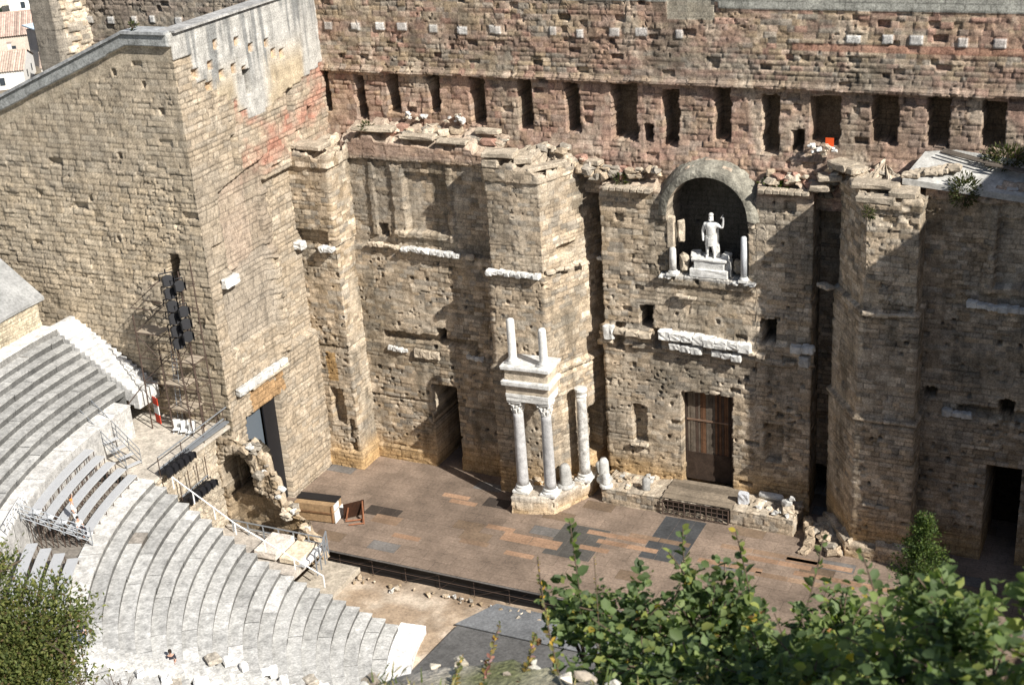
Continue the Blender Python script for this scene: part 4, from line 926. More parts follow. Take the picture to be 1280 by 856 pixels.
# ================================================================== PASSAGE BESIDE THE SEATS
PAS = thing('passage_ruin', 'ruined arched passage of rubble stone between the seats and the tower', 'ruin', (-31, -21, 0))
def f_arch(c):
    X, Z = c['X'], c['Z']; tint(c, .5 + 0 * X, BROWN * .85)
    dd = np.hypot((c['wx'] + 31.0), np.maximum(c['wz'] - 6.9, 0)); low = (c['wx'] > -32.3) & (c['wx'] < -25.6) & (c['wz'] < 5.2 - .55 * np.maximum(X + 29.6, 0)) ; cut(c, low, .75, BROWN * .8, .4); cut(c, (dd < 1.35) & (c['wz'] > 4.4), 2.6, DARK * .3, .91)  # top of the arch blackened in colour for the shade inside
    ringm = (dd >= 1.35) & (dd < 2.1) & (Z > 5.2); proud(c, ringm, .25); tint(c, ringm * .5, PALE)
    tint(c, sst(-28.5, -27, X) * sst(4.5, 3, Z) * .5, OCHRE * .7)
def arch_top(us, px): return np.interp(px, [-34, -29.2, -29.0, -28.3, -28.15, -27.6, -27.45, -26.6, -26.45, -25.6, -25.4, -24.7, -24.5, -24.2], [9.4, 9.2, 8.3, 8.0, 6.7, 6.4, 4.7, 4.3, 3.3, 3.0, 2.2, 1.8, .8, .2]) + .45 * (vn(us / .55, us * 0, 4) - .5)
sheet('arch_wall', [(-34, -18.3), (-24.2, -18.3)], -1.6, arch_top, PAS, f_arch, seed=83, ch=(.3, .5), cl=(.4, .9), off=.1, gd=.1, rough=.2, capD=.7, cap_n=.3, res=.09, pal=[TAN, BROWN, GREY], pw=[.4, .4, .2])
sheet('rubble_wall', [(-32.7, -25.6), (-32.7, -18.3)], 1.5, 9.35, PAS, lambda c: tint(c, .55 + 0 * c['Z'], np.array((.47, .41, .32))), seed=85, ch=(.16, .32), cl=(.25, .55), off=.08, gd=.07, rough=.2, capD=1, back=False)
m = MB(); m.box((-38, -21.1, 9.5), (11, 9.2, .22), col=np.array((.46, .415, .35))); m.build('upper_floor', SEAT, PAS)
m = MB(); m.box((-28.5, -22, 1.6), (9.2, 7.2, .5), col=np.array((.42, .38, .33))); m.box((-22.8, -20.5, .2), (3.5, 4.2, .4), col=np.array((.40, .35, .28))); m.each('passage_floor', SEAT, PAS)
m = MB()
for (x, y, z, d, c) in ((-26.9, -20.6, 2.35, (1.9, 2.7, .6), (.62, .56, .49)), (-24.8, -20.6, 2.2, (1.7, 2.6, .4), (.66, .56, .42)), (-23.9, -20.6, 2.05, (.9, 2.5, .3), (.6, .6, .6))):
    m.block((x, y, z), d, .05, .02, .04, np.array(c))
m.each('paving_slab', SEAT, PAS)
rubble('rubble', PAS, [(-29.3, -18.6, 9.2), (-28.2, -18.6, 7.4), (-27.3, -18.6, 5.7), (-26.5, -18.6, 4.2), (-25.6, -18.6, 2.8), (-24.8, -18.5, 1.6)], 46, .3, .75, (.4, .5, .3), [PALE, WHITE * .85, TAN, GREY])
b = MB()
for k in range(75): b.rock((rnd.uniform(-25, -3), -16.95 - abs(rnd.gauss(0, .25)) - (rnd.random() < .3) * .4, -1.55), [rnd.uniform(.1, .42) * rnd.uniform(.5, 1.2)] * 3, .2, np.array(rnd.choice([WHITE * .8, PALE, TAN, GREY, BROWN])))
tag(b.build('loose_stones', STONE), 'line of loose pale stones lying along the foot of the stage edge', 'stones', kind='stuff')

def rail(name, label, pts, h, posts, r=.035, mid=True, mat=STEEL):
    t = thing(name, label, 'handrail', pts[0]); m = MB()
    m.path([(x, y, z + h) for x, y, z in pts], r, 6); 
    if mid: m.path([(x, y, z + h * .5) for x, y, z in pts], r * .8, 6)
    m.build('rail', mat, t); m = MB()
    for (x, y, z), (x2, y2, z2) in zip(pts, pts[1:]):
        for k in range(posts): f = k / posts; m.tube((x + (x2-x)*f, y + (y2-y)*f, z + (z2-z)*f), (x + (x2-x)*f, y + (y2-y)*f, z + (z2-z)*f + h), r, 5)
    m.tube(pts[-1], (pts[-1][0], pts[-1][1], pts[-1][2] + h), r, 5); m.each('post', mat, t); return t
rail('handrail', 'long white handrail sloping down beside the ends of the seat rows', [(-31.2, -25.35, 9.0), (-26.5, -25.1, 6.0), (-20.4, -23.9, 2.2)], .95, 3, .05, False, PAINTW)
rail('guard_rail', 'grey double guard rail in front of the arched ruin', [(-31.6, -19.3, 1.9), (-27.4, -19.25, 1.9), (-23.4, -19.2, 1.9)], 1.05, 3, .06)
rail('guard_rail', 'short crossed grey guard rail at the corner of the passage by the stage', [(-23.2, -19.1, 1.6), (-22.8, -20.2, 1.4), (-22.6, -21.6, 1.3)], 1.9, 2, .06)

# crate and chair on the stage
CR = thing('crate', 'plywood flight crate with a black lid at the left end of the stage', 'crate', (-28.4, -12.4, 0))
m = MB(); m.box((-28.4, -12.5, .85), (3.4, 1.5, 1.5), .12, col=(.33, .22, .12)); m.build('body', WOOD, CR)
m = MB(); m.box((-28.45, -12.2, 1.66), (3.5, .95, .1), .12, col=(.02, .022, .025)); m.build('lid', BLACK, CR)
m = MB(); m.box((-26.63, -12.3, .55), (.06, 1.5, .95), .12, col=(.8, .8, .78)); m.box((-26.63, -12.55, 1.38), (.06, .85, .5), .12, col=(.8, .8, .78)); m.each('white_panel', PAINTW, CR)
m = MB(); m.box((-28.4, -13.3, .92), (3.45, .08, .12), .12, col=(.18, .1, .05)); m.box((-26.75, -13.05, .85), (.1, .12, 1.5), .12, col=(.25, .13, .06)); m.each('batten', WOOD, CR)
CH = thing('display_board', 'dark board leaning on a brown wooden trestle beside the crate', 'board', (-25.3, -11.9, 0)); bc = np.array((.24, .10, .05))
m = MB(); m.box((-25.55, -11.75, .85), (.07, 1.7, 1.5), -.75, ry=.25, col=bc * .16); m.build('panel', WOOD, CH)
m = MB()
for a_, b_ in (((-24.75, -11.9, 0), (-25.0, -11.25, 1.55)), ((-25.95, -12.45, 0), (-25.75, -12.2, 1.2)), ((-24.75, -11.9, .15), (-25.9, -12.6, .15)), ((-24.4, -12.3, 0), (-24.95, -11.35, 1.5)), ((-24.4, -12.3, .1), (-25.4, -12.95, .1))): m.tube(a_, b_, .07, 4, col=bc)
m.each('trestle_bar', WOOD, CH)

# ================================================================== METAL BENCH STAND
BEN = 'curved metal benches on the stand'
def bench_stand(a0, a1, n, label0, group):
    names = ['lowest', 'second', 'third', 'fourth', 'highest', 'sixth']
    for i in range(n):
        r = rW + 1.15 + .78 * i; z = 10.05 + .45 * i
        c = (r * math.cos((a0 + a1) / 2), YC + r * math.sin((a0 + a1) / 2), z - .5)
        t = thing('bench', '%s of the curved grey benches %s' % (names[i], label0), 'bench', c, group)
        V = MB(); nn = 14; P_ = lambda rr, a, zz: (rr * math.cos(a), YC + rr * math.sin(a), zz)
        for k in range(nn):
            a = a0 + (a1 - a0) * k / nn; b = a0 + (a1 - a0) * (k + 1) / nn
            V.add([P_(r, a, z), P_(r + .70, a, z), P_(r + .70, b, z), P_(r, b, z), P_(r, a, z - .1), P_(r + .62, a, z - .1), P_(r + .62, b, z - .1), P_(r, b, z - .1)], [(0, 1, 2, 3), (0, 3, 7, 4), (1, 5, 6, 2), (4, 7, 6, 5)] + ([(0, 4, 5, 1)] if k == 0 else []) + ([(3, 2, 6, 7)] if k == nn - 1 else []), (.5, .5, .5))
        V.build('seat', ALU, t)
        V = MB()
        for k in range(0, nn + 1, 2):
            a = a0 + (a1 - a0) * k / nn; p = P_(r + .08, a, 0); q_ = P_(r + .55, a, 0)
            V.tube((p[0], p[1], 9.4), (p[0], p[1], z - .1), .035, 5); V.tube((q_[0], q_[1], 9.4), (q_[0], q_[1], z - .1), .035, 5); V.tube((p[0], p[1], 9.5), (q_[0], q_[1], z - .15), .02, 4)
        V.each('leg', RUST, t)
bench_stand(R_(190.2), R_(204.3), 5, 'on the upper stand near the tower', BEN)
bench_stand(R_(208.5), R_(234), 4, 'partly behind the left tree', 'curved benches behind the tree')
t = thing('stand_stairs', 'grey metal stair with rails at the right end of the bench stand', 'metal stair', (-38, -25.4, 9.5))
m = MB()
for k in range(7):
    f = k / 6; m.box((-40.4 + 5.0 * f, -23.0 - 1.5 * f, 12.1 - 2.3 * f), (.35, 1.2, .05), -.3)
m.each('tread', ALU, t); m = MB()
for o in (-.6, .6):
    for h in (0, .5, 1.0): m.tube((-40.6 + .3 * o, -22.9 + o, 12.2 + h), (-35.3 + .3 * o, -24.5 + o, 9.8 + h), .035, 5)
    for k in range(5): f = k / 4; m.tube((-40.6 + .3 * o + 5.3 * f, -22.9 + o - 1.6 * f, 12.0 - 2.4 * f), (-40.6 + .3 * o + 5.3 * f, -22.9 + o - 1.6 * f, 13.2 - 2.4 * f), .03, 5)
m.build('rail', STEEL, t)
t = thing('stand_barrier', 'slanting steel barrier closing the left end of the bench stand', 'barrier', (-32, -35, 10)); m = MB()
a = R_(205); p0 = Vector((33.9 * math.cos(a), YC + 33.9 * math.sin(a), 9.7)); p1 = Vector((38.2 * math.cos(a), YC + 38.2 * math.sin(a), 11.8))
for h in (.25, .6, .95, 1.3): m.tube(p0 + Vector((0, 0, h)), p1 + Vector((0, 0, h)), .035, 5)
for k in range(6): p = p0.lerp(p1, k / 5); m.tube(p, p + Vector((0, 0, 1.35)), .035, 5)
for k in range(5): m.tube(p0.lerp(p1, k / 5), p0.lerp(p1, (k + 1) / 5) + Vector((0, 0, 1.3)), .025, 4)
m.build('frame', STEEL, t)
rail('guard_rail', 'pale guard rail on the walkway above the bench stand', [(38.2 * math.cos(R_(d)), YC + 38.2 * math.sin(R_(d)), 12.3) for d in (203, 206, 209)], 1.0, 3, .03, True, PAINTW)
for i, (k, lab) in enumerate(((0, 'first'), (1, 'second'), (2, 'third'), (3, 'fourth'), (4, 'fifth'))):
    r = rW + 1.3 + .78 * k; a = R_(203.7); z = 10.07 + .45 * k
    m = MB(); m.box((r * math.cos(a) + .1, YC + r * math.sin(a), z + .04), (.35, .7, .06), a, col=(.02, .02, .02)); m.box((r * math.cos(a) + .1, YC + r * math.sin(a), z + .08), (.5, .5, .03), a, col=(.7, .7, .7))
    tag(m.build('programme_box', mat_attr('box_paint%d' % i, rough=.6, bump=0)), 'small black and white box at the left end of the %s bench from the bottom' % lab, 'box', 'boxes at the bench ends')

# ================================================================== SCAFFOLD AND SPOTLIGHTS
SCF = thing('scaffold_tower', 'rusty tube scaffold tower with plank decks against the front of the tower', 'scaffold', (-35.5, -18.5, 9.6))
m = MB(); xs = (-38.0, -36.0, -34.2, -33.0)
for x, top in zip(xs, (20.0, 17.5, 22.3, 23.2)):
    for y in (-19.0, -17.5):
        if x < -37 and y > -18: continue
        m.tube((x + rnd.uniform(-.1, .1), y, 9.6), (x + rnd.uniform(-.15, .15), y, top - (1 if y < -18 else 0)), .055, 5)
m.each('pole', RUST, SCF); m = MB()
for z in (11.6, 13.6, 15.6, 17.6, 19.6, 21.4):
    for y in (-19.0, -17.5): m.tube((-38.0 if z < 20 else -34.4, y, z), (-32.9, y, z + rnd.uniform(-.1, .1)), .04, 5)
    for x in xs[1:]: m.tube((x, -19.0, z), (x, -17.5, z), .035, 5)
    if z < 20: m.tube((-38, -19, z), (-36, -17.6, z + 1.9), .03, 4); m.tube((-34.2, -19, z), (-33, -19, z + 1.9), .03, 4)
m.tube((-38.2, -19.2, 13.2), (-40.6, -21.6, 9.8), .045, 5); m.tube((-36, -19, 11.6), (-33, -19, 13.6), .03, 4); m.tube((-36.0, -19, 15.6), (-38, -19, 17.6), .03, 4)
m.build('brace', RUST, SCF); m = MB()
for x, z, l in ((-35.2, 13.66, 2.0), (-36.9, 17.66, 2.2), (-35.1, 11.66, 2.2), (-33.7, 15.66, 1.1)): 
    for o in (-.5, 0, .5): m.box((x, -18.25 + o, z), (l, .4, .06), jit=.01)
m.each('deck_plank', PLANK, SCF); m = MB()
for o in (-.22, .22): m.tube((-35.6 + o, -18.6, 9.7), (-35.3 + o, -18.3, 16.2), .03, 5)
for k in range(19): m.tube((-35.82 + .016 * k, -18.58 + .016 * k, 9.9 + .33 * k), (-35.38 + .016 * k, -18.58 + .016 * k, 9.9 + .33 * k), .02, 4)
m.build('ladder', STEEL, SCF)
def spotlight_proto():
    t = thing('spotlight', 'x', 'spotlight', (0, 0, 0), 'black stage spotlights')
    m = MB(); m.lathe((0, 0, 0), [(.10, -.42), (.17, -.36), (.19, -.1), (.2, .25), (.26, .3), (.26, .38)], 12, rx=PI / 2 - .25); m.build('housing', BLACK, t)
    m = MB(); m.lathe((0, 0, 0), [(.2, .33), (.21, .345), (.05, .35)], 12, rx=PI / 2 - .25); m.build('lens', GLASSD, t)
    m = MB(); m.tube((-.28, 0, 0), (-.28, 0, .32), .025, 4); m.tube((.28, 0, 0), (.28, 0, .32), .025, 4); m.tube((-.28, 0, .32), (.28, 0, .32), .03, 4); m.tube((0, 0, .32), (0, 0, .5), .03, 4)
    for s in (-.24, .24): m.box((s, -.42, .05), (.02, .22, .4), jit=.01)
    m.build('yoke', BLACK, t); return t
sp = spotlight_proto(); used = False
def spot(loc, rz, label, sc=1.25):
    global used
    o = sp if not used else copy_tree(sp); used = True; place(o, loc, rz, sc); o['label'] = label; return o
ords = ['topmost', 'second', 'third', 'fourth', 'fifth', 'lowest']
for k in range(6):
    z = 22.3 - .98 * k
    spot((-33.95, -19.25, z), .9, '%s black spotlight from the top in the left column on the scaffold' % ords[k] if 0 < k < 5 else '%s black spotlight in the left column on the scaffold' % ords[k], 1.7)
    if k in (0, 2, 3, 4): spot((-33.1, -19.2, z - .35), 1.0, {0: 'topmost', 2: 'second', 3: 'third', 4: 'lowest'}[k] + ' black spotlight in the right column on the scaffold', 1.6)
for nm, lab, p, q_, z in (('lamp_bar', 'grey lamp bar along the edge of the upper floor carrying spotlights', (-32.35, -25.2), (-32.75, -17.0), 10.3), ('lamp_bar', 'lower lamp bar fixed to the rubble wall below the upper floor', (-32.2, -23.6), (-32.35, -20.3), 7.2)):
    t = thing(nm, lab, 'lamp bar', (p[0], p[1], z)); m = MB()
    m.tube((*p, z), (*q_, z), .07, 6); 
    if z > 9: m.tube((*p, z + .9), (q_[0] + .2, q_[1] + .6, z + .9), .05, 6); m.box(((p[0]+q_[0])/2, (p[1]+q_[1])/2 + 1.5, z - .25), (.45, 5.4, .12))
    m.build('bar', STEEL, t); m = MB()
    for k in range(4): f = k / 3; m.tube((p[0] + (q_[0]-p[0])*f, p[1] + (q_[1]-p[1])*f, z - (.7 if z > 9 else .3)), (p[0] + (q_[0]-p[0])*f, p[1] + (q_[1]-p[1])*f, z + (.9 if z > 9 else 1.6)), .04, 5)
    m.each('post', RUST, t)
on = ['nearest', 'second', 'third', 'fourth', 'farthest']
for k in range(5):
    spot((-32.15, -24.9 + .62 * k, 9.95), 1.57, '%s%s spotlight on the bar along the edge of the upper floor' % (on[k], '' if k in (0, 4) else ' nearest'), 1.3)
    spot((-31.95, -23.3 + .62 * k, 6.85), 1.57, '%s%s spotlight on the lower bar beside the arch' % (on[k], '' if k in (0, 4) else ' nearest'), 1.3)
t = thing('warning_banner', 'red and white striped banner propped at the foot of the scaffold', 'banner', (-37.4, -18.9, 9.6)); m = MB()
m.box((-37.4, -18.9, 10.55), (.75, .06, .75), -.4, col=(.55, .05, .02)); m.box((-37.4, -18.9, 12.0), (.75, .06, .6), -.4, col=(.55, .05, .02)); m.each('red_band', REDP, t)
m = MB(); m.box((-37.4, -18.9, 11.3), (.75, .06, .75), -.4); m.build('white_band', PAINTW, t)
for k, lab in enumerate(('left', 'middle', 'right')):
    t = thing('folding_chair', 'white folding chair, %s of three at the foot of the scaffold' % lab, 'chair', (-35.8 + .7 * k, -18.6, 9.6), 'folding chairs by the scaffold'); m = MB()
    x = -35.8 + .7 * k; m.box((x, -18.7, 10.2), (.55, .06, 1.0), .5 + .3 * k, jit=.03, rx=.3); m.build('backrest', PAINTW, t); m = MB(); m.box((x + .1, -19.0, 9.95), (.5, .5, .05), .4, jit=.02); m.build('seat', PAINTW, t)
    for q_ in (-.2, .2):
        m = MB(); m.tube((x + .1 + q_, -19.2, 9.6), (x + .1 + q_, -18.8, 10.0), .02, 4); m.build('leg', STEEL, t)

# ================================================================== PEOPLE (a few pixels tall)
def person(loc, rz, pose, label, top, legs, hair, sc=1.0, long_hair=False):
    t = thing('person', label, 'person', loc)
    sit = pose == 'sit'
    if sit:
        j = dict(pel=((0,0,.12),(.15,.12)), wai=((0,.0,.32),(.13,.10)), che=((0,-.03,.52),(.17,.11)), nec=((0,-.04,.66),.055), hd=((0,-.06,.74),(.075,.085)), hd2=((0,-.06,.86),(.07,.08)),
          shl=((-.19,-.03,.57),.06), ell=((-.25,-.12,.32),.045), wrl=((-.14,-.3,.22),.033), hal=((-.10,-.38,.2),.03), shr=((.19,-.03,.57),.06), elr=((.25,-.12,.32),.045), wrr=((.14,-.3,.22),.033), har=((.10,-.38,.2),.03),
          hpl=((-.1,-.06,.1),.09), knl=((-.13,-.46,.14),.065), anl=((-.13,-.48,-.32),.045), tol=((-.14,-.62,-.37),.035), hpr=((.1,-.06,.1),.09), knr=((.13,-.46,.14),.065), anr=((.13,-.48,-.32),.045), tor=((.14,-.62,-.37),.035))
    else:
        up = pose == 'reach'
        j = dict(pel=((0,0,.95),(.15,.11)), wai=((0,0,1.12),(.13,.10)), che=((0,0,1.34),(.17,.11)), nec=((0,0,1.5),.055), hd=((0,-.02,1.57),(.075,.085)), hd2=((0,-.02,1.69),(.07,.08)),
          shl=((-.19,0,1.42),.06), ell=((-.25,.02,1.14),.045), wrl=((-.24,-.08,.90),.033), hal=((-.24,-.12,.82),.03), shr=((.19,0,1.42),.06), elr=((.30,0,1.60) if up else (.25,.02,1.14),.045), wrr=((.30,-.05,1.86) if up else (.24,-.08,.9),.033), har=((.28,-.06,1.95) if up else (.24,-.12,.82),.03),
          hpl=((-.1,0,.86),.09), knl=((-.12,-.04,.48),.065), anl=((-.13,.02,.08),.045), tol=((-.14,-.15,.035),.035), hpr=((.1,0,.86),.09), knr=((.12,-.1,.48),.065), anr=((.13,-.02,.08),.045), tor=((.14,-.19,.035),.035))
    arms = [('che','shl'),('shl','ell'),('ell','wrl'),('wrl','hal'),('che','shr'),('shr','elr'),('elr','wrr'),('wrr','har')]
    lg = [('pel','hpl'),('hpl','knl'),('knl','anl'),('anl','tol'),('pel','hpr'),('hpr','knr'),('knr','anr'),('anr','tor')]
    sp_ = [('pel','wai'),('wai','che'),('che','nec'),('nec','hd'),('hd','hd2')]
    L_ = Vector(loc); skin_mesh('body', j, sp_ + arms + lg, SKIN, t, 1, L_, sc, rz)
    def inf(names, k): return {n: (j[n][0], tuple(x * k for x in (j[n][1] if isinstance(j[n][1], tuple) else (j[n][1],) * 2))) for n in names}
    skin_mesh('shirt', inf(('pel','wai','che','shl','ell','shr','elr'), 1.16), [('pel','wai'),('wai','che'),('che','shl'),('shl','ell'),('che','shr'),('shr','elr')], top, t, 1, L_, sc, rz)
    skin_mesh('trousers', inf(('pel','hpl','knl','anl','hpr','knr','anr'), 1.17), [('pel','hpl'),('hpl','knl'),('knl','anl'),('pel','hpr'),('hpr','knr'),('knr','anr')], legs, t, 1, L_, sc, rz)
    h = j['hd2'][0]; mt = Matrix.Rotation(rz, 3, 'Z')
    m = MB(); prof = [(.04, -.16 if long_hair else -.06), (.10, -.1 if long_hair else -.02), (.105, .02), (.085, .08), (.03, .115)]
    c = L_ + mt @ (Vector((h[0], h[1] + .025, h[2])) * sc); m.lathe(c, [(r * sc, z * sc) for r, z in prof], 12); m.build('hair', hair, t, True)
    m = MB(); c = L_ + mt @ (Vector((h[0], h[1] - .085, h[2] - .05)) * sc); m.rock(c, (.03, .035, .04), .05)
    for s in (-1, 1): m.rock(L_ + mt @ (Vector((h[0] + s * .03, h[1] - .078, h[2] - .015)) * sc), (.018, .012, .012), .02)
    m.build('face', SKIN, t); return t
person((-32.6, -33.6, 10.55), 2.2, 'reach', 'standing person in white with one arm raised on the metal benches', C_WHITE, C_WHITE, C_ORNG, 1.05)
person((-32.0, -34.0, 10.45), 1.4, 'sit', 'dark-haired seated person in a white top and dark trousers on the metal benches', C_WHITE, C_DARK, HAIRD, 1.05)
person((-20.05, -40.3, 6.15), .9, 'sit', 'person in pale pink sitting on the white steps at the bottom edge', C_PINK, C_PINK, HAIRR, 1.1)
person((-20.7, -39.7, 6.55), .7, 'sit', 'dark-clothed person with long dark hair sitting on the white steps', C_DARK, C_RED, HAIRD, 1.1, True)
person((-23.5, -43.5, 9.6), .8, 'stand', 'standing person with auburn hair in dark clothes on the walkway near the tree', C_DARK, C_BLUE, HAIRR, 1.05)

# ================================================================== TOWN BEHIND
def town_col(X, Y): return mix(np.broadcast_to(np.array((.20, .17, .13)), X.shape + (3,)).copy(), np.array((.10, .12, .06)), sst(0, .2, fbm(X * .02, Y * .02, 3)))
ground('town_ground', -1500, 1500, 8, 2500, -1.2, 30, town_col, 0)
ground('site_ground', -400, 400, -420, 14, -2.2, 10, town_col, 0)
TILE = mat_attr('roof_tiles', sc=(1.2, 9), amp=(.3, .3), bump=.5); PLAST = mat_attr('plaster_wall', sc=(.5, 4), amp=(.12, .15), bump=.1); PANE = mat_plain('window_pane', (.04, .05, .06), .2); SHUT = mat_plain('shutter_paint', (.2, .28, .16), .6)
def house(x, y, w, d, h, rz, roofc, wallc, label, ridge=2.2, nwin=3, shutters=False, chim=1):
    t = thing('house', label, 'house', (x, y, -1.2)); t.rotation_euler = (0, 0, 0)
    M3 = Matrix.Rotation(rz, 3, 'Z'); O = Vector((x, y, -1.2))
    def W(p): return O + M3 @ Vector(p)
    def bx(m, c, s, col): m.box(W(c), s, rz, col=col)
    m = MB(); bx(m, (0, 0, h / 2), (w, d, h), wallc)
    m.add([W(p) for p in ((-w/2, -d/2, h), (-w/2, d/2, h), (-w/2, 0, h + ridge), (w/2, -d/2, h), (w/2, d/2, h), (w/2, 0, h + ridge))], [(0, 2, 1), (3, 4, 5)], wallc); m.build('wall', PLAST, t)
    m = MB(); n = int(w / .45)
    for s in (-1, 1):
        for k in range(n):       # barrel tile ribs
            x0 = -w/2 - .3 + (w + .6) * k / n; x1 = x0 + (w + .6) / n; xm = (x0 + x1) / 2; e = 1.06; c = np.array(roofc) * rnd.uniform(.7, 1.25)
            a = [(x0, s*d/2*e, h - .1), (xm, s*d/2*e, h + .06), (x1, s*d/2*e, h - .1), (x0, 0, h + ridge + .1), (xm, 0, h + ridge + .24), (x1, 0, h + ridge + .1)]
            m.add([W(p) for p in a], [(0, 1, 4, 3), (1, 2, 5, 4)] if s < 0 else [(0, 3, 4, 1), (1, 4, 5, 2)], c)
    m.tube(W((-w/2 - .3, 0, h + ridge + .16)), W((w/2 + .3, 0, h + ridge + .16)), .2, 6, col=np.array(roofc)); rf = m.build('roof', TILE, t)
    for k in range(chim):
        m = MB(); bx(m, (w * (.3 - .5 * k), d * .2, h + ridge * .8 + .5), (.7, .7, 2.2), np.array(wallc) * .9); bx(m, (w * (.3 - .5 * k), d * .2, h + ridge * .8 + 1.65), (.9, .9, .15), (.4, .3, .25)); m.build('chimney', PLAST, t)
    for fl in range(max(1, int(h / 3))):
        for k in range(nwin):
            xx = -w/2 + w * (k + .5) / nwin; zz = 1.6 + fl * 2.9
            m = MB(); bx(m, (xx, -d/2 - .02, zz), (1.0, .1, 1.5), (.05, .05, .06)); wn = m.build('window', PANE, t)
            if shutters:
                m = MB(); bx(m, (xx - .75, -d/2 - .05, zz), (.5, .08, 1.5), (0, 0, 0)); bx(m, (xx + .75, -d/2 - .05, zz), (.5, .08, 1.5), (0, 0, 0)); m.build('shutter', SHUT, t)
    for k in range(2):
        m = MB(); M0 = (w/2 + .02, -d * .2 + d * .4 * k, h - 1.6); m.box(W(M0), (.1, .9, 1.4), rz, col=(.05, .05, .06)); m.build('window', PANE, t)
    return t
RC = (.38, .17, .10); RP = (.46, .36, .29)
house(-187, 113, 17, 15, 3.6, .62, RP, (.70, .68, .64), 'white house with a pale weathered tile roof nearest behind the tower slope', 2.4, 2)
house(-170, 120, 12, 11, 4.0, .7, RP, (.62, .58, .52), 'low house with grey shuttered windows beside the wall buttress', 1.8, 2)
house(-209, 141, 24, 18, 4.6, .66, (.44, .33, .27), (.55, .48, .40), 'wide house with a faded brown tile roof in the middle of the town view', 3.4, 4)
house(-243, 181, 13, 10, 7.0, .7, RC, (.68, .63, .5), 'cream house with green shutters under an orange tile roof', 2.2, 3, True)
house(-260, 190, 11, 10, 8.0, .66, RC, (.74, .72, .68), 'tall white house with an orange roof farthest behind', 2.0, 2)
house(-229, 174, 13, 9, 7.0, .72, (.36, .28, .22), (.72, .70, .66), 'white house with a brown roof beside the buttress far behind', 2.2, 2)
house(-219, 128, 11, 9, 6.0, .6, RC, (.66, .6, .5), 'small house with a bright orange tile roof at the left edge', 1.9, 2)
house(-262, 232, 18, 11, 9, .7, RP, (.6, .55, .47), 'long house with a beige roof in the back of the town', 2.4, 4)
t = thing('shed', 'flat shed with a pale blue metal roof beside the buttress', 'shed', (-186, 128, -1.2)); m = MB()
m.box((-183, 132, 2.6), (11, 10, 7.6), -.3, col=(.36, .34, .32)); m.build('wall', PLAST, t); m = MB(); m.box((-183, 132, 6.6), (12, 11, .25), -.3, ry=.1, col=(.45, .52, .58))
for k in range(11): m.box((-183 + (k - 5) * 1.05, 132 - (k - 5) * .33, 6.78 - (k - 5) * .105), (.08, 10.8, .1), -.3, col=(.42, .49, .55))
m.build('roof', PLAST, t)
# ================================================================== HILL UNDER THE CAMERA
CAM = Vector((31.13, -93.3, 56.84)); FH = Vector((-.456, .89, 0)); RT = Vector((.89, .456, 0))
def hill_z(X, Y):
    dx = X - CAM.x; dy = Y - CAM.y; s = dx * FH.x + dy * FH.y; t = dx * RT.x + dy * RT.y
    brow = 4.9 - .75 * sst(-.2, .5, t) + .12 * np.sin(t * 2.9) + .35 * fbm(t * .9, s * .2, 3)
    dr = 1.75 + .36 * np.maximum(s, -3) + 1.45 * np.maximum(s - brow, 0) + .02 * np.minimum(s, 0) * 0
    dr = dr + .55 * np.maximum(-.55 - t, 0) * sst(-1, 3, s) + .10 * np.maximum(t - 1.5, 0) * sst(0, 4, s)
    dr = dr - .25 * np.maximum(-s - 3, 0)
    near = sst(14, 5, np.hypot(s, t))
    z = CAM.z - dr + near * .16 * fbm(X * 2.2, Y * 2.2, 4) + (1 - near) * 1.6 * fbm(X * .15, Y * .15, 6)
    r = np.hypot(X, Y - YC); base = np.where(r > 48.5, 19.0 + .12 * (r - 48.5), -6)
    z = np.maximum(z, base); return np.where(r < 48.5, -6.0, z)
V = []; 
gs = np.concatenate([-np.geomspace(70, 8, 16), np.linspace(-7.6, 9, 110), np.geomspace(9.4, 60, 34)]); gt = np.concatenate([-np.geomspace(110, 7, 28), np.linspace(-6.8, 6.8, 92), np.geomspace(7, 110, 28)])
S_, T_ = np.meshgrid(gs, gt, indexing='ij'); X = CAM.x + S_ * FH.x + T_ * RT.x; Y = CAM.y + S_ * FH.y + T_ * RT.y; Z = hill_z(X, Y)
c = np.broadcast_to(np.array((.42, .37, .30)), X.shape + (3,)).copy(); c = mix(c, np.array((.14, .15, .06)), sst(-.02, .16, fbm(X * 1.3, Y * 1.3, 9))); c = c * (.8 + .5 * hash2(np.floor(X * 14), np.floor(Y * 14), 3))[..., None]
idx = np.arange(X.size).reshape(X.shape); F = np.stack([idx[:-1, :-1], idx[:-1, 1:], idx[1:, 1:], idx[1:, :-1]], -1).reshape(-1, 4)
tag(link('hillside', mesh_np('hillside', np.stack([X, Y, Z], -1).reshape(-1, 3), F, c.reshape(-1, 3)), mat_attr('hill_soil', sc=(4, 40), amp=(.3, .45), bump=.6, bsc=50, bdist=.02)), kind='structure')
def cw(s, t, up=None):
    x = CAM.x + s * FH.x + t * RT.x; y = CAM.y + s * FH.y + t * RT.y
    z = float(hill_z(np.array([x]), np.array([y]))[0]) if up is None else CAM.z + up
    return Vector((x, y, z))
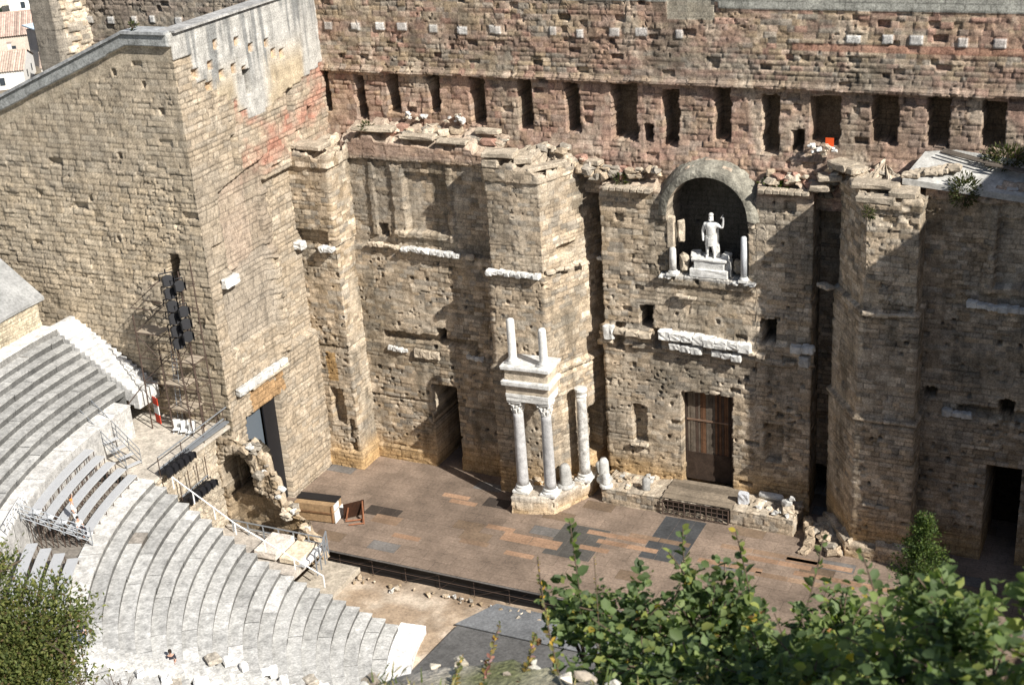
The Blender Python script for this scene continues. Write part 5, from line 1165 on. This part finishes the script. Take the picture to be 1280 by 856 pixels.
# grass blades and pebbles on the brow
nr = np.random.RandomState(4)
V = []; F = []; C = []
for k in range(3600):
    s = nr.uniform(3.2, 6.2); t = nr.uniform(-2.2, 2.4)
    if vn(np.array([s * 1.7]), np.array([t * 1.7]), 8)[0] < .42: continue
    p = cw(s, t); 
    for q in range(3):
        a = nr.uniform(0, 6.28); h = nr.uniform(.015, .07); l = nr.uniform(.01, .05); d = np.array((math.cos(a), math.sin(a), 0)); w = np.array((-d[1], d[0], 0)) * .004
        b = np.array(p) + nr.normal(0, .03, 3) * (1, 1, 0); n = len(V); V += [b - w, b + w, b + d * l * .5 + (0, 0, h * .7) + w * .6, b + d * l + (0, 0, h)]; F += [(n, n+1, n+2, n+3)]
        C.append(np.array((.13, .17, .05)) * nr.uniform(.6, 1.3) if nr.rand() < .6 else np.array((.36, .31, .15)) * nr.uniform(.7, 1.2))
tag(link('grass', mesh_np('grass', V, F, np.array(C), 'FACE'), LEAF), 'dry grass tufts on the stony brow at the bottom', 'grass', kind='stuff')
m = MB()
for k in range(420):
    p = cw(nr.uniform(3.4, 5.6), nr.uniform(-2, 2.2)); d = nr.uniform(.015, .06); m.rock(p, (d * 1.3, d, d * .8), .2, np.array(rnd.choice([(.55, .5, .42), (.5, .45, .36), (.6, .58, .52), (.35, .3, .24)])))
tag(m.build('pebbles', STONE), 'pale pebbles scattered over the brow in the foreground', 'pebbles', kind='stuff')

# ================================================================== FOLIAGE
def leaves_mesh(P, D, Nn, size, cols, aspect=.62, fold=.25, lobes=False):
    """P leaf base points, D direction, Nn normal-ish; 6-vertex folded leaves"""
    n = len(P); D = D / np.linalg.norm(D, axis=1)[:, None]; S = np.cross(D, Nn); S /= (np.linalg.norm(S, axis=1)[:, None] + 1e-9); U = np.cross(S, D)
    L = size[:, None]; W = L * aspect * .5
    V = np.stack([P, P + D * L * .30 + S * W * .85 + U * W * fold, P + D * L * .68 + S * W * .8 + U * W * fold * .8, P + D * L - U * L * .12, P + D * L * .68 - S * W * .8 + U * W * fold * .8, P + D * L * .30 - S * W * .85 + U * W * fold], 1)
    b = np.arange(n)[:, None] * 6; F = np.concatenate([b + np.array([[0, 1, 2, 3]]), b + np.array([[0, 3, 4, 5]])], 0)
    return V.reshape(-1, 3), F, np.concatenate([cols, cols * .93], 0)
def leafcol(n, r, pals, w):
    i = r.choice(len(pals), n, p=np.array(w) / np.sum(w)); return np.array(pals)[i] * r.uniform(.7, 1.3, n)[:, None]
GREENS = [(.13, .18, .07), (.085, .125, .05), (.185, .235, .08), (.25, .28, .075), (.40, .31, .05), (.28, .14, .05)]
def bush(name, label, cat, root, targets, ntw, leaf, seed, per=30, spread=.35, w=(.41, .28, .2, .09, .015, .005), stemr=.006, droop=.15, group=None, aspect=.75, pals=GREENS, tw=(.5, 1.0)):
    """twigs run from the root up into a set of ellipsoids; leaves alternate along their outer part"""
    r = np.random.RandomState(seed); t = thing(name, label, cat, tuple(root), group); m = MB(); PP = []; DD = []; NN = []; SS = []
    root = np.array(root)
    for k in range(ntw):
        c, rad = targets[r.choice(len(targets), p=np.array([np.prod(x[1]) ** .6 for x in targets]) / sum(np.prod(x[1]) ** .6 for x in targets))]
        v = r.normal(size=3); v /= np.linalg.norm(v); tip = np.array(c) + v * np.array(rad) * r.uniform(.25, 1.0) ** .5 * r.uniform(.85, 1.12)
        inner = np.array(c) + (tip - np.array(c)) * .05 + np.array((0, 0, -.3)) * np.array(rad) + r.normal(0, .12, 3) * np.array(rad)
        inner = inner + (tip - inner) * (1 - r.uniform(*tw)); ln = np.linalg.norm(tip - inner); nl = max(5, int(per * (ln / (np.mean(rad) + 1e-6)) * r.uniform(.7, 1.2)))
        ctrl = (inner + tip) / 2 + np.array((0, 0, droop * ln)) + r.normal(0, .08, 3) * ln
        f = np.linspace(0, 1, nl)[:, None]; pts = (1 - f) ** 2 * inner + 2 * f * (1 - f) * ctrl + f ** 2 * tip
        tg = np.gradient(pts, axis=0); tg /= np.linalg.norm(tg, axis=1)[:, None] + 1e-9
        sd = np.cross(tg, (0, 0, 1.)); sd /= np.linalg.norm(sd, axis=1)[:, None] + 1e-9
        sg = np.where(np.arange(nl) % 2 == 0, 1, -1)[:, None]
        PP.append(pts + r.normal(0, leaf * .25, (nl, 3))); DD.append(tg * .6 + sd * sg * .9 + r.normal(0, .35, (nl, 3))); NN.append(np.array((.0, 0, 1.)) + r.normal(0, .75, (nl, 3)))
        SS.append(leaf * r.uniform(.45, 1.4, nl) * (1 - .35 * f[:, 0] ** 3))
        if k % 3 == 0: m.path([inner + (pts[0] - inner), pts[nl // 3], pts[2 * nl // 3], pts[-1]], stemr * .5, 4)
        if k % 9 == 0: m.path([root + r.normal(0, .05, 3), (root + inner) / 2 + r.normal(0, .08, 3), inner], stemr * 1.5, 5)
    P = np.concatenate(PP); V, F, C = leaves_mesh(P, np.concatenate(DD), np.concatenate(NN), np.concatenate(SS), leafcol(len(P), r, pals, w), aspect)
    link('foliage', mesh_np('foliage', V, F, C, 'FACE'), LEAF, t); m.build('stem', BARK, t); return t

def T(s, t, up, rad): return (tuple(cw(s, t, up)), rad)
bush('shrub', 'broad dense green shrub with scattered yellow leaves in the middle of the foreground', 'shrub', cw(5.0, .5),
     [T(5.2, .40, -3.66, (.34, .40, .27)), T(5.45, .20, -3.70, (.18, .25, .16)), T(5.1, .74, -3.58, (.26, .36, .28)), T(5.1, .90, -3.7, (.2, .3, .2)), T(4.6, .12, -3.56, (.26, .3, .13)), T(4.7, .5, -3.5, (.4, .3, .2)), T(4.3, .6, -3.28, (.42, .3, .16))], 400, .052, 3, per=20, aspect=.8)
bush('shrub', 'leafy green shrub with more yellow leaves right of the dense one', 'shrub', cw(4.4, 1.05),
     [T(4.3, .92, -3.27, (.30, .34, .20)), T(4.5, 1.2, -3.28, (.24, .3, .26)), T(4.0, .98, -3.12, (.36, .3, .2)), T(3.6, .9, -2.92, (.4, .25, .14))], 280, .049, 5, per=20, aspect=.8, w=(.36, .26, .23, .115, .03, .005))
bush('shrub', 'blurred shrub close to the camera at the bottom right', 'shrub', cw(3.4, 1.3),
     [T(3.35, 1.12, -2.62, (.30, .3, .2)), T(3.4, 1.25, -2.48, (.17, .2, .14)), T(3.0, 1.2, -2.42, (.3, .25, .17)), T(3.7, 1.3, -2.66, (.25, .25, .18)), T(3.0, 1.0, -2.5, (.35, .25, .12))], 230, .048, 7, per=20, w=(.42, .3, .22, .06, .004, 0))
bush('shrub', 'blurred leafy branch at the right edge of the foreground', 'shrub', cw(3.0, 1.5),
     [T(3.05, 1.32, -2.14, (.10, .12, .13)), T(2.9, 1.34, -2.25, (.16, .15, .12))], 40, .055, 9, per=15, w=(.4, .3, .22, .07, .01, 0))
# single shoots standing up out of the shrubs
def shoot(a, b, n, leaf, seed, label, pals=GREENS, w=(.3, .2, .3, .18, .02, 0), aspect=.75, cat='shoot', group=None, name='leafy_shoot', r0=.006):
    r = np.random.RandomState(seed); n = n * 2; leaf = leaf * 1.15; r0 = r0 * .5; a = np.array(a); b = np.array(b); t = thing(name, label, cat, tuple(a), group); m = MB()
    mid = (a + b) / 2 + r.normal(0, .05, 3) * np.linalg.norm(b - a); f = np.linspace(0, 1, n)[:, None]; pts = (1 - f) ** 2 * a + 2 * f * (1 - f) * mid + f ** 2 * b
    m.path([Vector(p) for p in pts[::max(1, n // 8)]] + [Vector(pts[-1])], r0, 5); m.build('stem', BARK, t)
    tg = np.gradient(pts, axis=0); tg /= np.linalg.norm(tg, axis=1)[:, None]; sd = np.cross(tg, r.normal(0, 1, (n, 3))); sd /= np.linalg.norm(sd, axis=1)[:, None]
    V, F, C = leaves_mesh(pts, tg * .7 + sd, np.array((.1, -.5, .6)) + r.normal(0, .6, (n, 3)), leaf * r.uniform(.6, 1.2, n) * (1 - .4 * f[:, 0]), leafcol(n, r, pals, w), aspect)
    link('leaf', mesh_np('leaf', V, F, C, 'FACE'), LEAF, t); return t
shoot(cw(5.35, .25, -3.75), cw(5.5, .215, -3.27), 16, .065, 21, 'leafy shoot standing highest at the left of the dense shrub')
shoot(cw(5.2, .70, -3.6), cw(5.33, .70, -3.25), 16, .06, 22, 'bright leafy shoot rising in front of the dark stage panel')
shoot(cw(5.2, .78, -3.6), cw(5.2, .62, -3.28), 14, .055, 27, 'leafy shoot leaning left in front of the dark stage panel')
shoot(cw(5.0, .95, -3.5), cw(5.15, .90, -3.17), 12, .06, 23, 'thin leafy shoot with a pale tip below the iron grille')
shoot(cw(4.5, 1.0, -3.3), cw(4.7, 1.16, -2.96), 10, .05, 24, 'sparse leafy shoot between the two front shrubs')
shoot(cw(3.5, 1.1, -2.7), cw(3.75, 1.05, -2.42), 12, .055, 25, 'blurred arching shoot in front of the young conifer')
WEED = [(.16, .15, .05), (.28, .20, .05), (.45, .28, .04), (.30, .13, .10), (.12, .14, .05), (.35, .2, .2)]
shoot(cw(4.5, .10), cw(5.07, .055, -3.19), 26, .028, 31, 'tall brown weed stalk with an orange seed head', WEED, (.3, .3, .25, .1, .05, 0), .5, 'weed', None, 'weed', .007)
shoot(cw(4.7, .28), cw(5.23, .30, -3.30), 22, .016, 32, 'thin dry weed stalk with tiny seeds in front of the stage', WEED, (.5, .3, 0, .1, .1, 0), .5, 'weed', None, 'weed', .004)
shoot(cw(4.45, -.2), cw(4.95, -.12, -3.40), 40, .026, 33, 'pinkish flowering weed left of the brown stalk', WEED, (.3, .15, .1, .25, .1, .1), .6, 'weed', None, 'weed', .004)
shoot(cw(4.5, -.05), cw(4.95, .02, -3.48), 40, .028, 34, 'bushy flowering weed with yellow leaves beside the brown stalk', WEED, (.3, .2, .2, .1, .1, .1), .6, 'weed', None, 'weed', .004)
shoot(cw(4.4, -.3), cw(4.75, -.28, -3.42), 30, .03, 35, 'low yellow green weed at the left end of the stony brow', WEED, (.3, .2, .2, 0, .3, 0), .6, 'weed', None, 'weed', .004)
# young conifer below the brow
def conifer(base, h, r, n, seed, label):
    rr = np.random.RandomState(seed); t = thing('young_conifer', label, 'tree', tuple(base)); m = MB(); m.tube(base, base + Vector((0, 0, h * .97)), .03, 6, .006); PP = []; DD = []
    for k in range(n):
        f = rr.uniform(.02, 1) ** 1.1; z = h * f; rad = r * (1 - f) ** .75 * (.75 + .5 * vn(np.array([f * 9.]), np.array([rr.randint(5) * 1.]), seed)[0]) + .02; a = rr.uniform(0, 6.28)
        d = np.array((math.cos(a), math.sin(a), .55)); p0 = np.array(base) + (0, 0, z); ln = rad * rr.uniform(.6, 1.15); nl = 70
        g = np.linspace(.25, 1, nl)[:, None]; pts = p0 + d * ln * g + (0, 0, -.04) * g ** 2 + rr.normal(0, .018, (nl, 3)); PP.append(pts); DD.append(d + rr.normal(0, .6, (nl, 3)))
        if k % 3 == 0: m.tube(p0, p0 + d * ln * .9, .005, 4, .002)
    P = np.concatenate(PP); N_ = len(P); V, F, C = leaves_mesh(P, np.concatenate(DD), np.array((0, 0, 1.)) + rr.normal(0, .8, (N_, 3)), .017 * rr.uniform(.6, 1.4, N_), leafcol(N_, rr, [(.08, .12, .03), (.13, .17, .04), (.05, .08, .025)], (.45, .3, .25)), .5)
    link('crown', mesh_np('crown', V, F, C, 'FACE'), LEAF, t); m.build('trunk', BARK, t)
conifer(cw(7.9, 2.62, -6.4), 1.55, .40, 300, 41, 'small bright green conifer rising behind the right shrubs')
# tree at the left edge: trunk, limbs and a crown of many small leaf clumps
def tree(base, lobes, seed, label, nclump=1000, leaf=.034):
    rr = np.random.RandomState(seed); t = thing('broad_tree', label, 'tree', tuple(base)); m = MB(); base = np.array(base); PP = []; DD = []
    top = np.mean([np.array(l[0]) for l in lobes], axis=0); m.tube(base, (base + top) / 2, .16, 8, .11); fork = (base + top) / 2; m.tube(fork, top, .11, 8, .05)
    for c, rad in lobes:
        c = np.array(c); k2 = fork + (c - fork) * .5 + rr.normal(0, .12, 3); m.tube(fork, k2, .07, 6, .05); m.tube(k2, c, .05, 6, .02)
        for q in range(5): e = c + rr.normal(0, .5, 3) * np.array(rad); m.tube(c, e, .02, 4, .006)
        n = int(nclump * np.prod(rad) / sum(np.prod(l[1]) for l in lobes))
        for k in range(n):
            v = rr.normal(size=3); v /= np.linalg.norm(v); f = rr.uniform(.2, 1) ** .6; p = c + v * np.array(rad) * f * (.8 + .5 * vn(np.array([v[0] * 3 + 9]), np.array([v[2] * 3 + v[1] * 2]), seed)[0])
            nl = 30; PP.append(p + rr.normal(0, .052, (nl, 3))); DD.append(v * .8 + np.array((0, 0, .4)) + rr.normal(0, .7, (nl, 3)))
    P = np.concatenate(PP); N_ = len(P); V, F, C = leaves_mesh(P, np.concatenate(DD), np.array((0, 0, 1.)) + rr.normal(0, .7, (N_, 3)), leaf * rr.uniform(.5, 1.4, N_), leafcol(N_, rr, [(.13, .155, .045), (.075, .10, .03), (.21, .22, .065), (.18, .13, .065)], (.42, .22, .28, .08)), .55)
    link('crown', mesh_np('crown', V, F, C, 'FACE'), LEAF, t); m.build('trunk', BARK, t)
tree(cw(9.2, -4.3, -9.0), [T(9.6, -4.0, -6.3, (.38, .5, .28)), T(9.6, -3.70, -6.33, (.24, .3, .13)), T(9.4, -4.2, -6.75, (.6, .6, .4)), T(9.5, -4.05, -6.62, (.3, .4, .25)), T(9.7, -4.25, -5.9, (.22, .3, .22)), T(9.3, -3.95, -6.95, (.3, .4, .16))], 51, 'dense olive green tree at the lower left corner')
# bare twiggy bush beside it
m = MB(); rr = random.Random(3); bt = thing('bare_bush', 'leafless twiggy bush beside the left tree', 'bush', tuple(cw(8.6, -3.2, -6.6)))
def twig(p, d, l, r, n):
    q = p + d * l; m.tube(p, q, r, 4, r * .6)
    if n > 0:
        for k in range(3): twig(p + d * l * rr.uniform(.4, 1), (d + Vector((rr.uniform(-.7, .7), rr.uniform(-.7, .7), rr.uniform(-.2, .5)))).normalized(), l * rr.uniform(.5, .8), r * .6, n - 1)
for k in range(5): twig(cw(8.6, -3.25 + .06 * k, -6.6), Vector((rr.uniform(-.5, .6), rr.uniform(-.4, .4), 1)).normalized(), .26, .009, 3)
m.build('branch', BARK, bt)
# weeds and bushes growing on the ruin
def wallplant(p, rad, n, seed, label, pals=None):
    rr = np.random.RandomState(seed); v = rr.normal(size=(n, 3)); v /= np.linalg.norm(v, axis=1)[:, None]; P = np.array(p) + v * np.array(rad) * rr.uniform(.2, 1.1, (n, 1)) ** .6
    t = thing('wall_plant', label, 'plant', p, 'plants growing on the ruin'); V, F, C = leaves_mesh(P, v + (0, 0, .5), rr.normal(0, 1, (n, 3)), .26 * rr.uniform(.5, 1.3, n), leafcol(n, rr, pals or [(.05, .065, .02), (.08, .09, .03), (.12, .11, .05)], (.5, .3, .2)), .4)
    link('foliage', mesh_np('foliage', V, F, C, 'FACE'), LEAF, t); m = MB()
    for k in range(7): m.tube(Vector(p) - Vector((0, 0, rad[2])), Vector(P[k]), .03, 4, .01)
    m.build('stem', BARK, t)
wallplant((18.3, -1.9, 27.5), (1.0, .6, 1.1), 620, 61, 'dark bush hanging over the left part of the slab roof', None)
wallplant((20.6, .3, 29.2), (1.7, .6, .8), 700, 62, 'wide dry bush behind the beams at the right edge')
wallplant((4.9, .5, 26.2), (1.0, .4, .35), 260, 63, 'low green bush on the ledge right of the niche', [(.06, .10, .025), (.09, .12, .03), (.12, .13, .05)])
wallplant((-6.5, .3, 25.8), (.5, .35, .5), 110, 64, 'small tuft on the ledge left of the niche')
wallplant((-27.0, -1.4, 29.2), (.5, .35, .3), 70, 65, 'small tuft on the cornice near the left tower')
wallplant((-35.0, -17.0, 40.0), (.3, .2, .2), 0 + 40, 66, 'tiny tuft on the coping of the left tower')
wallplant((12.6, -4.0, 26.2), (.35, .3, .4), 80, 67, 'tuft clinging to the top of the right pier')

# ================================================================== LIGHT, SKY, CAMERA
W = bpy.data.worlds.new('World'); SC.world = W; W.use_nodes = True; nt = W.node_tree
sky = nt.nodes.new('ShaderNodeTexSky'); sky.sky_type = 'NISHITA'; sky.sun_disc = False
SUN = Vector((2.4, -1.0, 2.05)).normalized()
sky.sun_elevation = math.asin(SUN.z); sky.sun_rotation = math.atan2(SUN.x, SUN.y); sky.altitude = 100; sky.dust_density = 1.5
nt.links.new(sky.outputs[0], nt.nodes['Background'].inputs['Color']); nt.nodes['Background'].inputs['Strength'].default_value = .060
ld = bpy.data.lights.new('sun', 'SUN'); ld.energy = 4.6; ld.angle = R_(.53); ld.color = (1, .96, .90)
lo = bpy.data.objects.new('sun', ld); COL.objects.link(lo); lo.rotation_euler = (-SUN).to_track_quat('-Z', 'Y').to_euler(); lo.location = (60, -60, 90)
cd = bpy.data.cameras.new('camera'); co = bpy.data.objects.new('camera', cd); COL.objects.link(co)
cd.sensor_width = 36; cd.lens = 49.69; cd.clip_end = 6000; cd.clip_start = .05
rm = Matrix(((.901878, -.11531, .416316), (.42687, .385819, -.817879), (-.066313, .91534, .397184)))
co.matrix_world = Matrix.Translation((31.127818, -93.296423, 56.840242)) @ rm.to_4x4()
cd.dof.use_dof = True; cd.dof.focus_distance = 108; cd.dof.aperture_fstop = 7.1
SC.camera = co
vs = SC.view_settings; vs.view_transform = 'Standard'; vs.look = 'None'; vs.gamma = 1; vs.exposure = .75; vs.use_curve_mapping = False
SC.render.engine = 'CYCLES'; SC.cycles.use_denoising = True; SC.cycles.max_bounces = 6; SC.cycles.diffuse_bounces = 3
